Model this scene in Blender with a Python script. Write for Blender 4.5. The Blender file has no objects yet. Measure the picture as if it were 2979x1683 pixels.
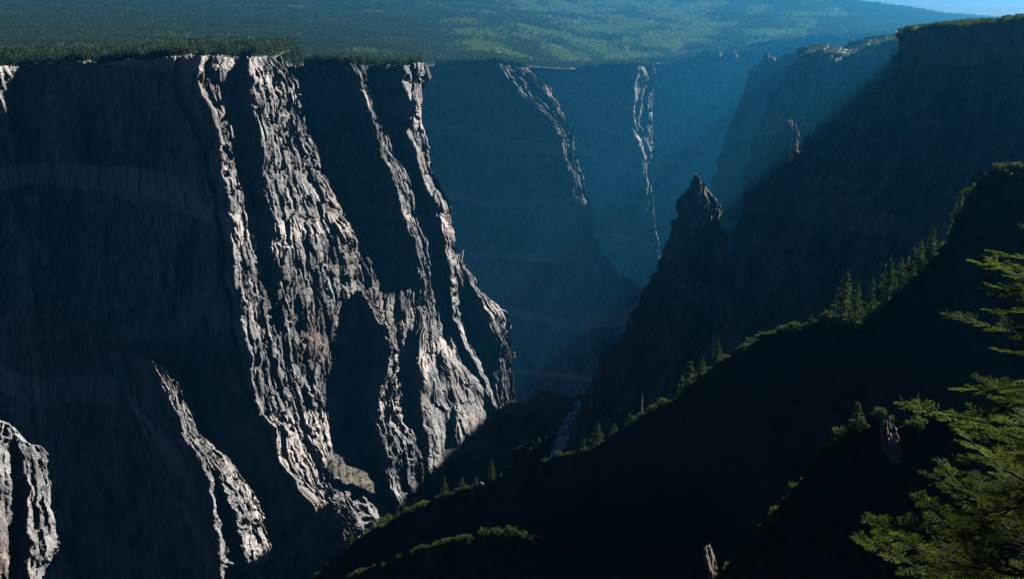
import bpy, bmesh, math, random
import numpy as np
from mathutils import Vector, Matrix, Euler

# ------------------------------------------------------------------ camera, sky, sun, exposure
SC = bpy.context.scene
COL = SC.collection
W0, H0, F0 = 2979.0, 1683.0, 3194.0            # photograph frame and focal length in its pixels
PITCH = math.atan(911.5 / F0)
CP, SP = math.cos(PITCH), math.sin(PITCH)
cam = bpy.data.cameras.new('camera')
cam.sensor_width = 36.0
cam.lens = 36.0 * F0 / W0
cam.clip_start, cam.clip_end = 0.5, 60000
cam_o = bpy.data.objects.new('camera', cam)
cam_o.rotation_euler = (math.pi / 2 - PITCH, 0, 0)
COL.objects.link(cam_o)
SC.camera = cam_o

SUN_AZ = math.radians(52)                       # clockwise from the view direction (+Y)
SUN_EL = math.radians(27)
sun_vec = Vector((math.sin(SUN_AZ) * math.cos(SUN_EL), math.cos(SUN_AZ) * math.cos(SUN_EL), math.sin(SUN_EL)))
sun = bpy.data.lights.new('sun', 'SUN')
sun.energy = 5.0
sun.angle = math.radians(0.5)
sun.color = (1.0, 0.965, 0.92)
sun_o = bpy.data.objects.new('sun', sun)
sun_o.rotation_euler = (-sun_vec).to_track_quat('-Z', 'Y').to_euler()
sun_o.location = (0, 0, 400)
COL.objects.link(sun_o)

world = bpy.data.worlds.new('World')
SC.world = world
world.use_nodes = True
wn = world.node_tree.nodes
sky = wn.new('ShaderNodeTexSky')
sky.sky_type = 'NISHITA'
sky.sun_disc = False
sky.sun_elevation = SUN_EL
sky.sun_rotation = SUN_AZ
sky.altitude = 2500
sky.air_density = 0.07
sky.dust_density = 0.0
sky.ozone_density = 1.5
world.node_tree.links.new(sky.outputs[0], wn['Background'].inputs[0])
wn['Background'].inputs[1].default_value = 0.05

SC.view_settings.view_transform = 'Standard'
SC.view_settings.look = 'None'
SC.view_settings.gamma = 1.0
SC.view_settings.use_curve_mapping = False
SC.view_settings.exposure = 1.35
SC.render.engine = 'CYCLES'
SC.cycles.use_denoising = True
SC.cycles.max_bounces = 4
SC.cycles.diffuse_bounces = 0
SC.cycles.transmission_bounces = 3
SC.cycles.transparent_max_bounces = 4
SC.cycles.volume_bounces = 0
SC.cycles.caustics_reflective = False
SC.cycles.caustics_refractive = False

HAZE_DENSITY = 0.46e-4
HAZE_COLOR = (0.05, 0.46, 0.92)
HAZE_G = 0.7

# ------------------------------------------------------------------ helpers
RIVER_Z = -480.0

def ray(px, py):
    a = (px - W0 / 2) / F0
    b = (H0 / 2 - py) / F0
    return a, CP + b * SP, -SP + b * CP

def P(px, py, Y):
    """world point(s) seen at photo pixel (px, py) at horizontal distance Y"""
    a, f, z = ray(np.asarray(px, float), np.asarray(py, float))
    k = np.asarray(Y, float) / f
    return np.stack([a * k, f * k, z * k], -1)

def Pz(px, py, Z):
    a, f, z = ray(px, py)
    k = Z / z
    return Vector((a * k, f * k, Z))

REG = {1: (0, 0), 2: (1000, 0), 3: (1979, 0), 4: (0, 833), 5: (1000, 833), 6: (1979, 833)}
def R(r, *pts):
    ox, oy = REG[r]
    return [(ox + x / 1.712, oy + y / 1.712) for x, y in pts]

def _hash(ix, iy, seed):
    with np.errstate(over='ignore'):
        h = ix.astype(np.uint32) * np.uint32(374761393) + iy.astype(np.uint32) * np.uint32(668265263) + np.uint32((seed * 974634711 + 12345) & 0xffffffff)
        h = (h ^ (h >> np.uint32(13))) * np.uint32(1274126177)
        h = (h ^ (h >> np.uint32(16))) * np.uint32(2246822519)
        return h ^ (h >> np.uint32(15))

def perlin(x, y, seed=0):
    xi, yi = np.floor(x), np.floor(y)
    xf, yf = x - xi, y - yi
    xi, yi = xi.astype(np.int64), yi.astype(np.int64)
    def g(dx, dy):
        a = _hash(xi + dx, yi + dy, seed).astype(np.float64) * (2 * math.pi / 4294967296.0)
        return np.cos(a) * (xf - dx) + np.sin(a) * (yf - dy)
    u = xf * xf * xf * (xf * (xf * 6 - 15) + 10)
    v = yf * yf * yf * (yf * (yf * 6 - 15) + 10)
    a = g(0, 0) * (1 - u) + g(1, 0) * u
    b = g(0, 1) * (1 - u) + g(1, 1) * u
    return (a * (1 - v) + b * v) * 1.5

def fbm(x, y, seed=0, octs=3):
    s, a = 0, 1.0
    for i in range(octs):
        s = s + a * perlin(x * 2 ** i, y * 2 ** i, seed + i * 17)
        a *= 0.5
    return s

def ridged(x, y, seed=0):
    return 1 - 2 * np.abs(perlin(x, y, seed))

def facet(x, y, seed=0, tilt=0.8):
    """broken rock planes: every cell has its own height and tilt"""
    xi, yi = np.floor(x).astype(np.int64), np.floor(y).astype(np.int64)
    best = np.full(x.shape, 1e9)
    out = np.zeros(x.shape)
    for dx in (-1, 0, 1):
        for dy in (-1, 0, 1):
            h1 = _hash(xi + dx, yi + dy, seed)
            cx = xi + dx + 0.1 + 0.8 * ((h1 & np.uint32(1023)).astype(float) / 1023)
            cy = yi + dy + 0.1 + 0.8 * (((h1 >> np.uint32(10)) & np.uint32(1023)).astype(float) / 1023)
            d = (x - cx) ** 2 + (y - cy) ** 2
            h2 = _hash(xi + dx, yi + dy, seed + 91)
            val = (h2 & np.uint32(1023)).astype(float) / 511.5 - 1
            gx = (((h2 >> np.uint32(10)) & np.uint32(1023)).astype(float) / 511.5 - 1) * tilt
            gy = (((h2 >> np.uint32(20)) & np.uint32(1023)).astype(float) / 511.5 - 1) * tilt
            v = val + gx * (x - cx) + gy * (y - cy)
            m = d < best
            best = np.where(m, d, best)
            out = np.where(m, v, out)
    return out

def grid_mesh(name, V, smooth=True):
    n, m = V.shape[:2]
    idx = np.arange(n * m).reshape(n, m)
    quads = np.stack([idx[:-1, :-1], idx[1:, :-1], idx[1:, 1:], idx[:-1, 1:]], -1).reshape(-1, 4)
    return raw_mesh(name, V.reshape(-1, 3), quads, smooth)

def raw_mesh(name, V, faces, smooth=False):
    faces = np.asarray(faces, np.int32)
    k = faces.shape[1]
    me = bpy.data.meshes.new(name)
    me.vertices.add(len(V))
    me.vertices.foreach_set('co', np.asarray(V, np.float32).ravel())
    me.loops.add(faces.size)
    me.loops.foreach_set('vertex_index', faces.ravel())
    me.polygons.add(len(faces))
    me.polygons.foreach_set('loop_start', np.arange(0, faces.size, k, dtype=np.int32))
    me.polygons.foreach_set('loop_total', np.full(len(faces), k, np.int32))
    me.polygons.foreach_set('use_smooth', np.full(len(faces), smooth))
    me.update(calc_edges=True)
    return me

def link(name, me, mat=None, parent=None, **tags):
    o = bpy.data.objects.new(name, me)
    COL.objects.link(o)
    if mat and me and not me.materials:
        me.materials.append(mat)
    if parent:
        o.parent = parent
    for k, v in tags.items():
        if v:
            o[k] = v
    return o

# ------------------------------------------------------------------ materials
def mat_new(name):
    m = bpy.data.materials.new(name)
    m.use_nodes = True
    nt = m.node_tree
    b = nt.nodes['Principled BSDF']
    b.inputs['Roughness'].default_value = 0.9
    b.inputs['Specular IOR Level'].default_value = 0.15
    return m, nt, b

def N(nt, t, **inp):
    n = nt.nodes.new(t)
    for k, v in inp.items():
        if k in n.inputs:
            n.inputs[k].default_value = v
        else:
            setattr(n, k, v)
    return n

def ramp(nt, fac, stops):
    r = nt.nodes.new('ShaderNodeValToRGB')
    e = r.color_ramp.elements
    while len(e) < len(stops):
        e.new(0.5)
    for i, (p, c) in enumerate(stops):
        e[i].position = p
        e[i].color = (*c, 1)
    nt.links.new(fac, r.inputs[0])
    return r.outputs[0]

def mixc(nt, fac, a, b, mode='MIX'):
    n = nt.nodes.new('ShaderNodeMix')
    n.data_type = 'RGBA'
    n.blend_type = mode
    for sock, v in ((n.inputs[0], fac), (n.inputs[6], a), (n.inputs[7], b)):
        if hasattr(v, 'links') or isinstance(v, bpy.types.NodeSocket):
            nt.links.new(v, sock)
        elif isinstance(v, tuple):
            sock.default_value = (*v, 1)
        else:
            sock.default_value = v
    return n.outputs[2]

def rock_mat(name, c_lo, c_mid, c_hi, band=(0.33, 0.26, 0.225), size=1.0, band_amt=0.7, bump=1.0):
    m, nt, b = mat_new(name)
    L = nt.links
    geo = N(nt, 'ShaderNodeNewGeometry')
    mp = N(nt, 'ShaderNodeMapping')
    L.new(geo.outputs['Position'], mp.inputs[0])
    mp.inputs['Rotation'].default_value = (0, math.radians(14), 0)
    mp.inputs['Scale'].default_value = (0.16 * size, 0.16 * size, 0.03 * size)
    n1 = N(nt, 'ShaderNodeTexNoise', Scale=1.0, Detail=8.0, Roughness=0.65)
    L.new(mp.outputs[0], n1.inputs['Vector'])
    n2 = N(nt, 'ShaderNodeTexNoise', Scale=0.012 * size, Detail=5.0, Roughness=0.6)
    L.new(geo.outputs['Position'], n2.inputs['Vector'])
    base = ramp(nt, n1.outputs['Fac'], [(0.30, c_lo), (0.5, c_mid), (0.72, c_hi)])
    pink = ramp(nt, n2.outputs['Fac'], [(0.50, (1, 1, 1)), (0.66, (1.2, 0.92, 0.78))])
    col = mixc(nt, 1.0, base, pink, 'MULTIPLY')
    mp3 = N(nt, 'ShaderNodeMapping')
    mp3.inputs['Scale'].default_value = (0.03 * size, 0.03 * size, 0.005 * size)
    L.new(geo.outputs['Position'], mp3.inputs[0])
    n3 = N(nt, 'ShaderNodeTexNoise', Scale=1.0, Detail=6.0, Roughness=0.6)
    L.new(mp3.outputs[0], n3.inputs['Vector'])
    col = mixc(nt, 1.0, col, ramp(nt, n3.outputs['Fac'], [(0.36, (0.35, 0.35, 0.37)), (0.5, (1, 1, 1)), (0.66, (1.25, 1.2, 1.15))]), 'MULTIPLY')
    # pale intrusive bands, wandering across the wall
    mp2 = N(nt, 'ShaderNodeMapping')
    mp2.inputs['Rotation'].default_value = (math.radians(10), math.radians(-18), 0)
    mp2.inputs['Scale'].default_value = (0.4, 0.4, 1.0)
    L.new(geo.outputs['Position'], mp2.inputs[0])
    wv = N(nt, 'ShaderNodeTexWave', Scale=0.0022 * size, Distortion=9.0, Detail=4.0)
    wv.inputs['Detail Scale'].default_value = 1.3
    wv.bands_direction = 'Z'
    L.new(mp2.outputs[0], wv.inputs['Vector'])
    bm = ramp(nt, wv.outputs['Fac'], [(0.925, (0, 0, 0)), (0.965, (band_amt,) * 3)])
    col = mixc(nt, bm, col, band)
    L.new(col, b.inputs['Base Color'])
    nb = N(nt, 'ShaderNodeTexNoise', Scale=3.2, Detail=6.0, Roughness=0.7)
    L.new(mp.outputs[0], nb.inputs['Vector'])
    bp = N(nt, 'ShaderNodeBump', Strength=0.8 * bump, Distance=1.6 / size)
    L.new(nb.outputs['Fac'], bp.inputs['Height'])
    L.new(bp.outputs[0], b.inputs['Normal'])
    return m

def leaf_mat(name, c1, c2, trans=0.35, tcol=None, scale=0.5):
    m, nt, b = mat_new(name)
    L = nt.links
    oi = N(nt, 'ShaderNodeObjectInfo')
    geo = N(nt, 'ShaderNodeNewGeometry')
    nz = N(nt, 'ShaderNodeTexNoise', Scale=scale, Detail=3.0)
    L.new(geo.outputs['Position'], nz.inputs['Vector'])
    ad = N(nt, 'ShaderNodeMath', operation='MULTIPLY_ADD')
    L.new(oi.outputs['Random'], ad.inputs[0])
    ad.inputs[1].default_value = 0.5
    L.new(nz.outputs['Fac'], ad.inputs[2])
    col = ramp(nt, ad.outputs[0], [(0.35, c1), (0.95, c2)])
    b.inputs['Roughness'].default_value = 0.65
    L.new(col, b.inputs['Base Color'])
    tr = N(nt, 'ShaderNodeBsdfTranslucent')
    tc = mixc(nt, 1.0, col, tcol or (1.3, 1.5, 0.5), 'MULTIPLY')
    L.new(tc, tr.inputs['Color'])
    mx = N(nt, 'ShaderNodeMixShader')
    mx.inputs[0].default_value = trans
    L.new(b.outputs[0], mx.inputs[1])
    L.new(tr.outputs[0], mx.inputs[2])
    L.new(mx.outputs[0], nt.nodes['Material Output'].inputs['Surface'])
    return m

def simple_mat(name, stops, scale, rough=0.9, bump=0.3, bdist=0.3):
    m, nt, b = mat_new(name)
    L = nt.links
    geo = N(nt, 'ShaderNodeNewGeometry')
    nz = N(nt, 'ShaderNodeTexNoise', Scale=scale, Detail=7.0, Roughness=0.65)
    L.new(geo.outputs['Position'], nz.inputs['Vector'])
    L.new(ramp(nt, nz.outputs['Fac'], stops), b.inputs['Base Color'])
    b.inputs['Roughness'].default_value = rough
    bp = N(nt, 'ShaderNodeBump', Strength=bump, Distance=bdist)
    L.new(nz.outputs['Fac'], bp.inputs['Height'])
    L.new(bp.outputs[0], b.inputs['Normal'])
    return m

M = {}
M['rock'] = rock_mat('canyon_rock', (0.055, 0.055, 0.055), (0.20, 0.198, 0.193), (0.37, 0.36, 0.345), band=(0.46, 0.40, 0.36), band_amt=0.75)
M['rock_dark'] = rock_mat('shaded_side_rock', (0.03, 0.029, 0.027), (0.10, 0.094, 0.088), (0.19, 0.175, 0.16), band=(0.26, 0.21, 0.185), band_amt=0.55)  # darker copy of the canyon rock, the walls' shade put into its colour
M['silhouette_rock'] = rock_mat('silhouette_toned_rock', (0.015, 0.014, 0.013), (0.04, 0.037, 0.034), (0.08, 0.074, 0.068), size=5.0, band_amt=0.0)  # spur rock darkened: the outcrop's backlit silhouette is put into the colour
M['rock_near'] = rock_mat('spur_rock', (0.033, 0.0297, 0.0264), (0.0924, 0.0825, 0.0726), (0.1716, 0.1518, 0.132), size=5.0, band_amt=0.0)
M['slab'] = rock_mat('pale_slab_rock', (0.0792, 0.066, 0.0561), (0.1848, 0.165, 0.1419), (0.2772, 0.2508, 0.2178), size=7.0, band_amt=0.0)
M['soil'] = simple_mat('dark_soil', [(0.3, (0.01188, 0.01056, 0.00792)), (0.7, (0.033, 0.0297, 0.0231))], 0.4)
M['plateau'] = simple_mat('plateau_ground', [(0.35, (0.022, 0.036, 0.024)), (0.6, (0.06, 0.075, 0.045)), (0.75, (0.13, 0.115, 0.09))], 0.012)
M['plain'] = simple_mat('plain_ground', [(0.35, (0.03, 0.034, 0.022)), (0.65, (0.08, 0.072, 0.055))], 0.002)
M['turf'] = simple_mat('dry_turf', [(0.35, (0.045, 0.045, 0.028)), (0.55, (0.10, 0.088, 0.06)), (0.7, (0.17, 0.155, 0.13))], 0.25, bump=0.8, bdist=1.0)
M['floor'] = simple_mat('canyon_floor', [(0.35, (0.033, 0.033, 0.03168)), (0.65, (0.1056, 0.099, 0.0924))], 0.2)
M['juniper'] = leaf_mat('juniper_leaf', (0.015, 0.036, 0.026), (0.04, 0.068, 0.042), 0.25, tcol=(1.1, 1.4, 0.8), scale=0.02)
M['oak'] = leaf_mat('oak_scrub_leaf', (0.055, 0.098, 0.042), (0.14, 0.195, 0.07), 0.4, tcol=(1.2, 1.4, 0.8), scale=0.02)
M['conifer'] = leaf_mat('conifer_needle', (0.0198, 0.0363, 0.01188), (0.0396, 0.0627, 0.01848), 0.45)
M['bush'] = leaf_mat('bush_leaf', (0.0231, 0.0396, 0.01056), (0.0561, 0.0792, 0.0198), 0.35)
M['fir'] = leaf_mat('fir_needle', (0.010, 0.026, 0.002), (0.07, 0.115, 0.007), 0.5, tcol=(2.1, 2.0, 0.2), scale=5.0)
M['bark'] = simple_mat('bark', [(0.35, (0.04, 0.032, 0.025)), (0.65, (0.13, 0.11, 0.09))], 9.0, bdist=0.02)
M['dead'] = simple_mat('dead_wood', [(0.35, (0.132, 0.1254, 0.1188)), (0.65, (0.264, 0.2508, 0.2376))], 5.0, bdist=0.02)

def water_mat():
    m, nt, b = mat_new('river_water')
    L = nt.links
    geo = N(nt, 'ShaderNodeNewGeometry')
    mp = N(nt, 'ShaderNodeMapping')
    mp.inputs['Rotation'].default_value = (0, 0, math.radians(-25))
    mp.inputs['Scale'].default_value = (0.22, 0.10, 0.2)
    L.new(geo.outputs['Position'], mp.inputs[0])
    nz = N(nt, 'ShaderNodeTexNoise', Scale=1.0, Detail=7.0, Roughness=0.7)
    L.new(mp.outputs[0], nz.inputs['Vector'])
    L.new(ramp(nt, nz.outputs['Fac'], [(0.40, (0.10, 0.17, 0.19)), (0.50, (0.35, 0.42, 0.44)), (0.62, (0.8, 0.82, 0.82))]), b.inputs['Base Color'])
    b.inputs['Roughness'].default_value = 0.25
    b.inputs['Specular IOR Level'].default_value = 0.5
    bp = N(nt, 'ShaderNodeBump', Strength=0.6, Distance=0.5)
    L.new(nz.outputs['Fac'], bp.inputs['Height'])
    L.new(bp.outputs[0], b.inputs['Normal'])
    return m
M['water'] = water_mat()

# ------------------------------------------------------------------ cliff sheets
def blur(A, n, axis):
    for _ in range(n):
        B = A.copy()
        s = [slice(None)] * A.ndim
        lo, mi, hi = list(s), list(s), list(s)
        lo[axis], mi[axis], hi[axis] = slice(0, -2), slice(1, -1), slice(2, None)
        B[tuple(mi)] = 0.25 * A[tuple(lo)] + 0.5 * A[tuple(mi)] + 0.25 * A[tuple(hi)]
        A = B
    return A

def line(pts, d, amp=1.0):
    """one control line down a wall: photo points from rim to foot, depth offset(s) in metres, roughness"""
    pts = np.asarray(pts, float)
    d = np.full(len(pts), d, float) if np.isscalar(d) else np.interp(np.linspace(0, 1, len(pts)), np.linspace(0, 1, len(d)), d)
    return pts, d, amp

def cliff(name, lines, base, nu, nv, mat, seed, rough=1.0, top=None, right=None, left=None, foot=None,
          scale=1.0, label=None, kind='structure', category=None, smooth_v=3, rimnoise=2.6, ragged=1.0):
    """rock wall: control lines run from rim to foot, base(py) gives the wall's distance; top/right/left/foot add the
    ground behind the rim, the flanks and the foot as offsets in metres"""
    t = np.linspace(0, 1, nv)
    LX, LY, LD, LA = [], [], [], []
    for pts, d, amp in lines:
        s = np.concatenate([[0], np.cumsum(np.hypot(np.diff(pts[:, 0]) * 0.3, np.diff(pts[:, 1])))])
        s /= s[-1]
        LX.append(np.interp(t, s, pts[:, 0])); LY.append(np.interp(t, s, pts[:, 1])); LD.append(np.interp(t, s, d))
        LA.append(np.full(nv, amp))
    LX, LY, LD, LA = (blur(np.array(a), smooth_v, 1) for a in (LX, LY, LD, LA))
    gap = np.maximum(np.abs(np.diff(LX, axis=0)).mean(1), 6) * (0.25 + LA[:-1].mean(1) + LA[1:].mean(1))
    un = np.concatenate([[0], np.cumsum(gap)]); un /= un[-1]
    u = np.linspace(0, 1, nu)
    def across(A):
        k = np.clip(np.searchsorted(un, u, 'right') - 1, 0, len(un) - 2)
        f = ((u - un[k]) / (un[k + 1] - un[k]))[:, None]
        return A[k] * (1 - f) + A[k + 1] * f
    PX, PY, D, AMP = across(LX), across(LY), across(LD), across(LA)
    k_px = np.hypot(PX - PX[:1], 0) + PX[:1] * 0
    PX = PX + ragged * (5 * fbm(k_px / 70, PY / 60, seed + 40, 3) + 1.5 * facet(k_px / 14, PY / 30, seed + 41))
    um = np.abs(np.gradient(PX, axis=0)).mean(1).cumsum()
    wrp = ragged * (9 * fbm(um[:, None] / 40 + 0 * PY, PY / 90, seed + 42, 2) + 3.5 * facet(um[:, None] / 9 + 0 * PY, PY / 70, seed + 43))
    for j in range(nv):
        D[:, j] = np.interp(um + wrp[:, j], um, D[:, j])
    D = blur(D, 1, 0)
    V = P(PX, PY, base(PY) + D)
    du = np.gradient(V, axis=0); dv = np.gradient(V, axis=1)
    U = np.cumsum(np.linalg.norm(du, axis=2).mean(1))[:, None] + np.zeros_like(PX)
    W = np.cumsum(np.linalg.norm(dv, axis=2).mean(0))[None, :] + np.zeros_like(PX)
    nrm = np.cross(du, dv)
    nrm /= np.linalg.norm(nrm, axis=2, keepdims=True) + 1e-9
    nrm *= np.where(nrm[..., 1:2] > 0, -1, 1)
    nrm = blur(blur(nrm, 4, 0), 4, 1)
    s = scale
    Uw = U + 6 * s * perlin(U / (60 * s), W / (90 * s), seed + 5) + 1.0 * s * perlin(U / (12 * s), W / (30 * s), seed + 6)
    Ww = W + 10 * s * perlin(U / (30 * s), W / (60 * s), seed + 7)
    h = 2.4 * ridged(Uw / (34 * s), Ww / (260 * s), seed)
    h += 1.8 * facet(Uw / (12 * s), Ww / (80 * s), seed + 1, 1.2)
    h -= 7.0 * np.clip(perlin(Uw / (15 * s), Ww / (120 * s), seed + 12) - 0.30, 0, 0.5)      # slots
    h += 1.0 * ridged(Uw / (7 * s), Ww / (110 * s), seed + 2)
    h += 1.1 * facet(Uw / (4.4 * s), Ww / (34 * s), seed + 3, 1.4)
    h += 0.55 * ridged(Uw / (3.0 * s), Ww / (40 * s), seed + 9)
    h += 0.6 * facet(Uw / (2.1 * s), Ww / (13 * s), seed + 4, 1.4)
    h += 0.35 * fbm(Uw / (1.5 * s), Ww / (10 * s), seed + 8, 2)
    h *= np.minimum(1, 0.25 + np.arange(nv) / (nv * 0.03))[None, :]
    h *= rough * s * AMP
    V = V + nrm * h[..., None]
    # broken rim
    if rimnoise:
        k = np.exp(-np.arange(nv) / (nv * 0.02))[None, :]
        V[..., 2] += k * rimnoise * s * (facet(U / (9 * s), U * 0 + 0.3, seed + 20) + 0.7 * facet(U / (3.5 * s), U * 0 + 0.7, seed + 21)) * 0.5
    def grow(V, offs, axis, end):
        edge0 = V[:, -1 if end else 0] if axis == 1 else V[-1 if end else 0]
        rows = []
        for off3 in offs:
            if axis == 1:
                e = edge0 + np.array(off3)
                g = math.hypot(off3[0], off3[1])
                e[:, 2] += min(2.0, 0.03 * g) * perlin(edge0[:, 0] / 30, edge0[:, 0] * 0 + g, seed + 33)
            else:                                   # flank: turns the corner and falls away behind the edge
                inset, dy = off3
                slope = edge0[:, 0] / edge0[:, 1]
                slope = np.minimum(slope, blur(slope, 40, 0)) if end else np.maximum(slope, blur(slope, 40, 0))
                e = edge0.copy()
                e[:, 0] += slope * dy + (-inset if end else inset)
                e[:, 1] += dy
                e[:, 2] += edge0[:, 2] / edge0[:, 1] * dy - 0.12 * dy
            rows.append(e[:, None] if axis == 1 else e[None])
        return np.concatenate([V] + rows if end else rows[::-1] + [V], axis)
    if left: V = grow(V, left, 0, False)
    if right: V = grow(V, right, 0, True)
    if top: V = grow(V, top, 1, False)
    if foot: V = grow(V, foot, 1, True)
    me = grid_mesh(name, V, False)
    o = link(name, me, mat, label=label, kind=kind, category=category)
    SHEETS[seed] = V
    if top: RIMS.append((V, len(top) + 1, seed))
    return o
SHEETS = {}
RIMS = []

def lin(p0, y0, p1, y1):
    return lambda py: y0 + (y1 - y0) * (py - p0) / (p1 - p0)

# --- the great front wall
A1 = lin(170, 1000, 1600, 815)
c1 = [(511, 170), (497, 251), (520, 310), (561, 374), (590, 444), (607, 514), (625, 619), (638, 700), (645, 833), (660, 891), (672, 985), (701, 1125), (745, 1215), (790, 1300), (830, 1400), (885, 1500), (930, 1600), (960, 1760)]
c2 = [(584, 168), (575, 245), (613, 327), (637, 397), (648, 502), (664, 561), (662, 596), (672, 672), (683, 759), (692, 840), (707, 938), (727, 1067), (735, 1137), (765, 1207), (800, 1254), (812, 1329), (850, 1394), (911, 1475), (958, 1569), (993, 1651), (1010, 1760)]
t2 = [(716, 165), (707, 222), (698, 292), (697, 362), (712, 467), (724, 526), (748, 619), (754, 672), (762, 730), (785, 850), (820, 1000), (850, 1150), (890, 1300), (930, 1400), (990, 1500), (1040, 1600), (1080, 1760)]
c3 = [(724, 168), (732, 251), (745, 327), (759, 385), (768, 456), (764, 514), (774, 584), (788, 643), (800, 759), (812, 850), (835, 1000), (865, 1150), (905, 1300), (945, 1400), (1005, 1500), (1055, 1600), (1095, 1760)]
m3 = [(765, 168), (800, 300), (815, 420), (840, 520), (855, 600), (880, 700), (900, 850), (915, 1000), (925, 1130), (945, 1280), (985, 1400), (1035, 1500), (1080, 1600), (1120, 1760)]
s1 = [(800, 162), (864, 245), (872, 350), (911, 438), (931, 514), (960, 561), (1000, 619), (1050, 700), (1075, 780), (1098, 860), (1080, 921), (1066, 990), (1040, 1049), (1020, 1096), (1000, 1150), (985, 1240), (1025, 1325), (1120, 1405), (1185, 1470), (1215, 1560), (1250, 1760)]
k0 = [(-25, 195), (0, 280), (35, 380), (47, 488), (60, 600), (90, 900), (130, 1300), (160, 1760)]
t0 = [(46, 192), (44, 315), (60, 397), (90, 455), (110, 560), (140, 850), (180, 1300), (210, 1760)]
off = lambda pts, dx: [(x + dx, y) for x, y in pts]
cliff('cliff_wall', [
    line([(-420, 200), (-420, 1760)], 0, 0.5),
    line(k0, [-14, -14, -12, -2, 0, 0, 0, 0], 0.8),
    line(t0, [20, 20, 16, 6, 4, 4, 4, 4], 0.7),
    line([(150, 187), (190, 700), (260, 1760)], 14, 0.75),
    line([(300, 180), (330, 700), (430, 1760)], [16, 26, 20], 0.75),
    line([(430, 175), (480, 700), (640, 1760)], [6, 12, 14], 0.75),
    line(c1, [-2, -8, -9, -10, -10, -10, -10, -8, -10, -16], 0.45),
    line(off(c1, 12), [6, 7, 6, 5, 4, 4, 3, 1, -5, -13], 0.45),
    line(c2, [-14, -22, -22, -24, -26, -30], 0.8),
    line(t2, [30, 32, 28, 26, 16, 8, 6, 4], 0.9),
    line(c3, [14, 14, 12, 14, 14, 12, 10, 8], 0.9),
    line(m3, [48, 48, 46, 44, 42, 38, 30, 24], 1.0),
    line(s1, [100, 115, 125, 125, 115, 95, 95, 120, 120], 1.0),
], A1, 750, 720, M['rock'], 11, top=[(0, 2, -0.8), (0, 60, 1.0), (0, 130, 0), (0, 150, -20)], right=[(5.6, 60), (14, 200)],
    foot=[(0, -60, -80)], label='sheer grey canyon wall with sunlit ribs below the juniper rim')

# --- second buttress
A2 = lin(190, 1260, 1300, 1056)
n1 = [(945, 186), (983, 301), (1006, 382), (1024, 520), (1041, 602), (1070, 729), (1092, 850), (1082, 960), (1100, 1115), (1095, 1210), (1117, 1290), (1170, 1350), (1200, 1450), (1230, 1550)]
n2 = [(1015, 187), (1044, 228), (1070, 292), (1093, 362), (1111, 438), (1140, 502), (1158, 561), (1175, 631), (1204, 701), (1216, 777), (1226, 850), (1225, 940), (1218, 1037), (1222, 1096), (1227, 1183), (1236, 1265), (1240, 1330), (1255, 1388), (1272, 1435), (1300, 1550)]
n3 = [(1076, 190), (1093, 280), (1111, 350), (1146, 403), (1172, 444), (1200, 485), (1222, 549), (1245, 631), (1263, 689), (1286, 771), (1308, 850), (1312, 921), (1336, 991), (1376, 1067), (1409, 1137), (1429, 1189), (1434, 1242), (1440, 1294), (1475, 1370), (1520, 1550)]
n4 = [(1190, 190), (1194, 280), (1195, 350), (1206, 409), (1221, 467), (1238, 526), (1260, 584), (1283, 643), (1296, 730), (1312, 818), (1320, 880), (1328, 940), (1352, 1000), (1390, 1067), (1420, 1137), (1438, 1189), (1442, 1242), (1448, 1294), (1480, 1370), (1525, 1550)]
n5 = [(1228, 181), (1232, 269), (1222, 350), (1241, 409), (1260, 496), (1288, 555), (1313, 607), (1313, 672), (1318, 730), (1326, 800), (1334, 880), (1345, 940), (1370, 1000), (1402, 1067), (1430, 1137), (1446, 1189), (1450, 1242), (1456, 1294), (1488, 1370), (1530, 1550)]
mid = lambda a, b, f: [(a[i][0] * (1 - f) + b[i][0] * f, a[i][1] * (1 - f) + b[i][1] * f) for i in range(min(len(a), len(b)))]
cliff('cliff_wall', [
    line([(820, 180), (880, 560), (950, 900), (980, 1150), (990, 1300), (1040, 1420), (1120, 1550)], [40, 50, 40, 30, 20, 10, 0], 0.35),
    line(off(n1, -30), [30, 14, 12, 10, 10, 14, 10, 5, 0, -5], 0.7),
    line(n1, [24, -4, -8, -8, -34, -64, -40, -24, -26, -26], 0.7),
    line(off(n1, 26), [30, 14, 12, 12, -14, -38, -4, 24, 24, 20], 0.7),
    line(mid(n2, off(n2, -60), .5), [22, 12, 10, 10, -2, -6, 14, 16, 14, 10], 0.5),
    line(n2, [0, -22, -24, -26, -12, 12, -16, -36, -36, -34], 0.8),
    line(mid(n2, n3, .38), [18, 4, 4, 4, 10, 34, 18, 14, 14, 14], 0.6),
    line(mid(n2, n3, .52), [18, 8, 8, 8, 18, 44, 26, 16, 12, 10], 0.6),
    line(n3, [36, 34, 32, 38, 48, 78, 86, 86, 80, 60], 0.6),
    line(n4, [14, 12, 10, 18, 30, 50, 76, 84, 80, 62], 0.7),
    line(n5, [46, 48, 48, 54, 70, 90, 110, 116, 110, 90], 0.8),
], A2, 370, 600, M['rock'], 29, top=[(0, 2, -0.8), (0, 60, -5), (0, 130, -30)], right=[(5.6, 60), (15.2, 220)], left=[(5.6, 60)], foot=[(0, -20, -60)],
    label='tilted grey buttress of long sunlit slabs running down to the river')

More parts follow.
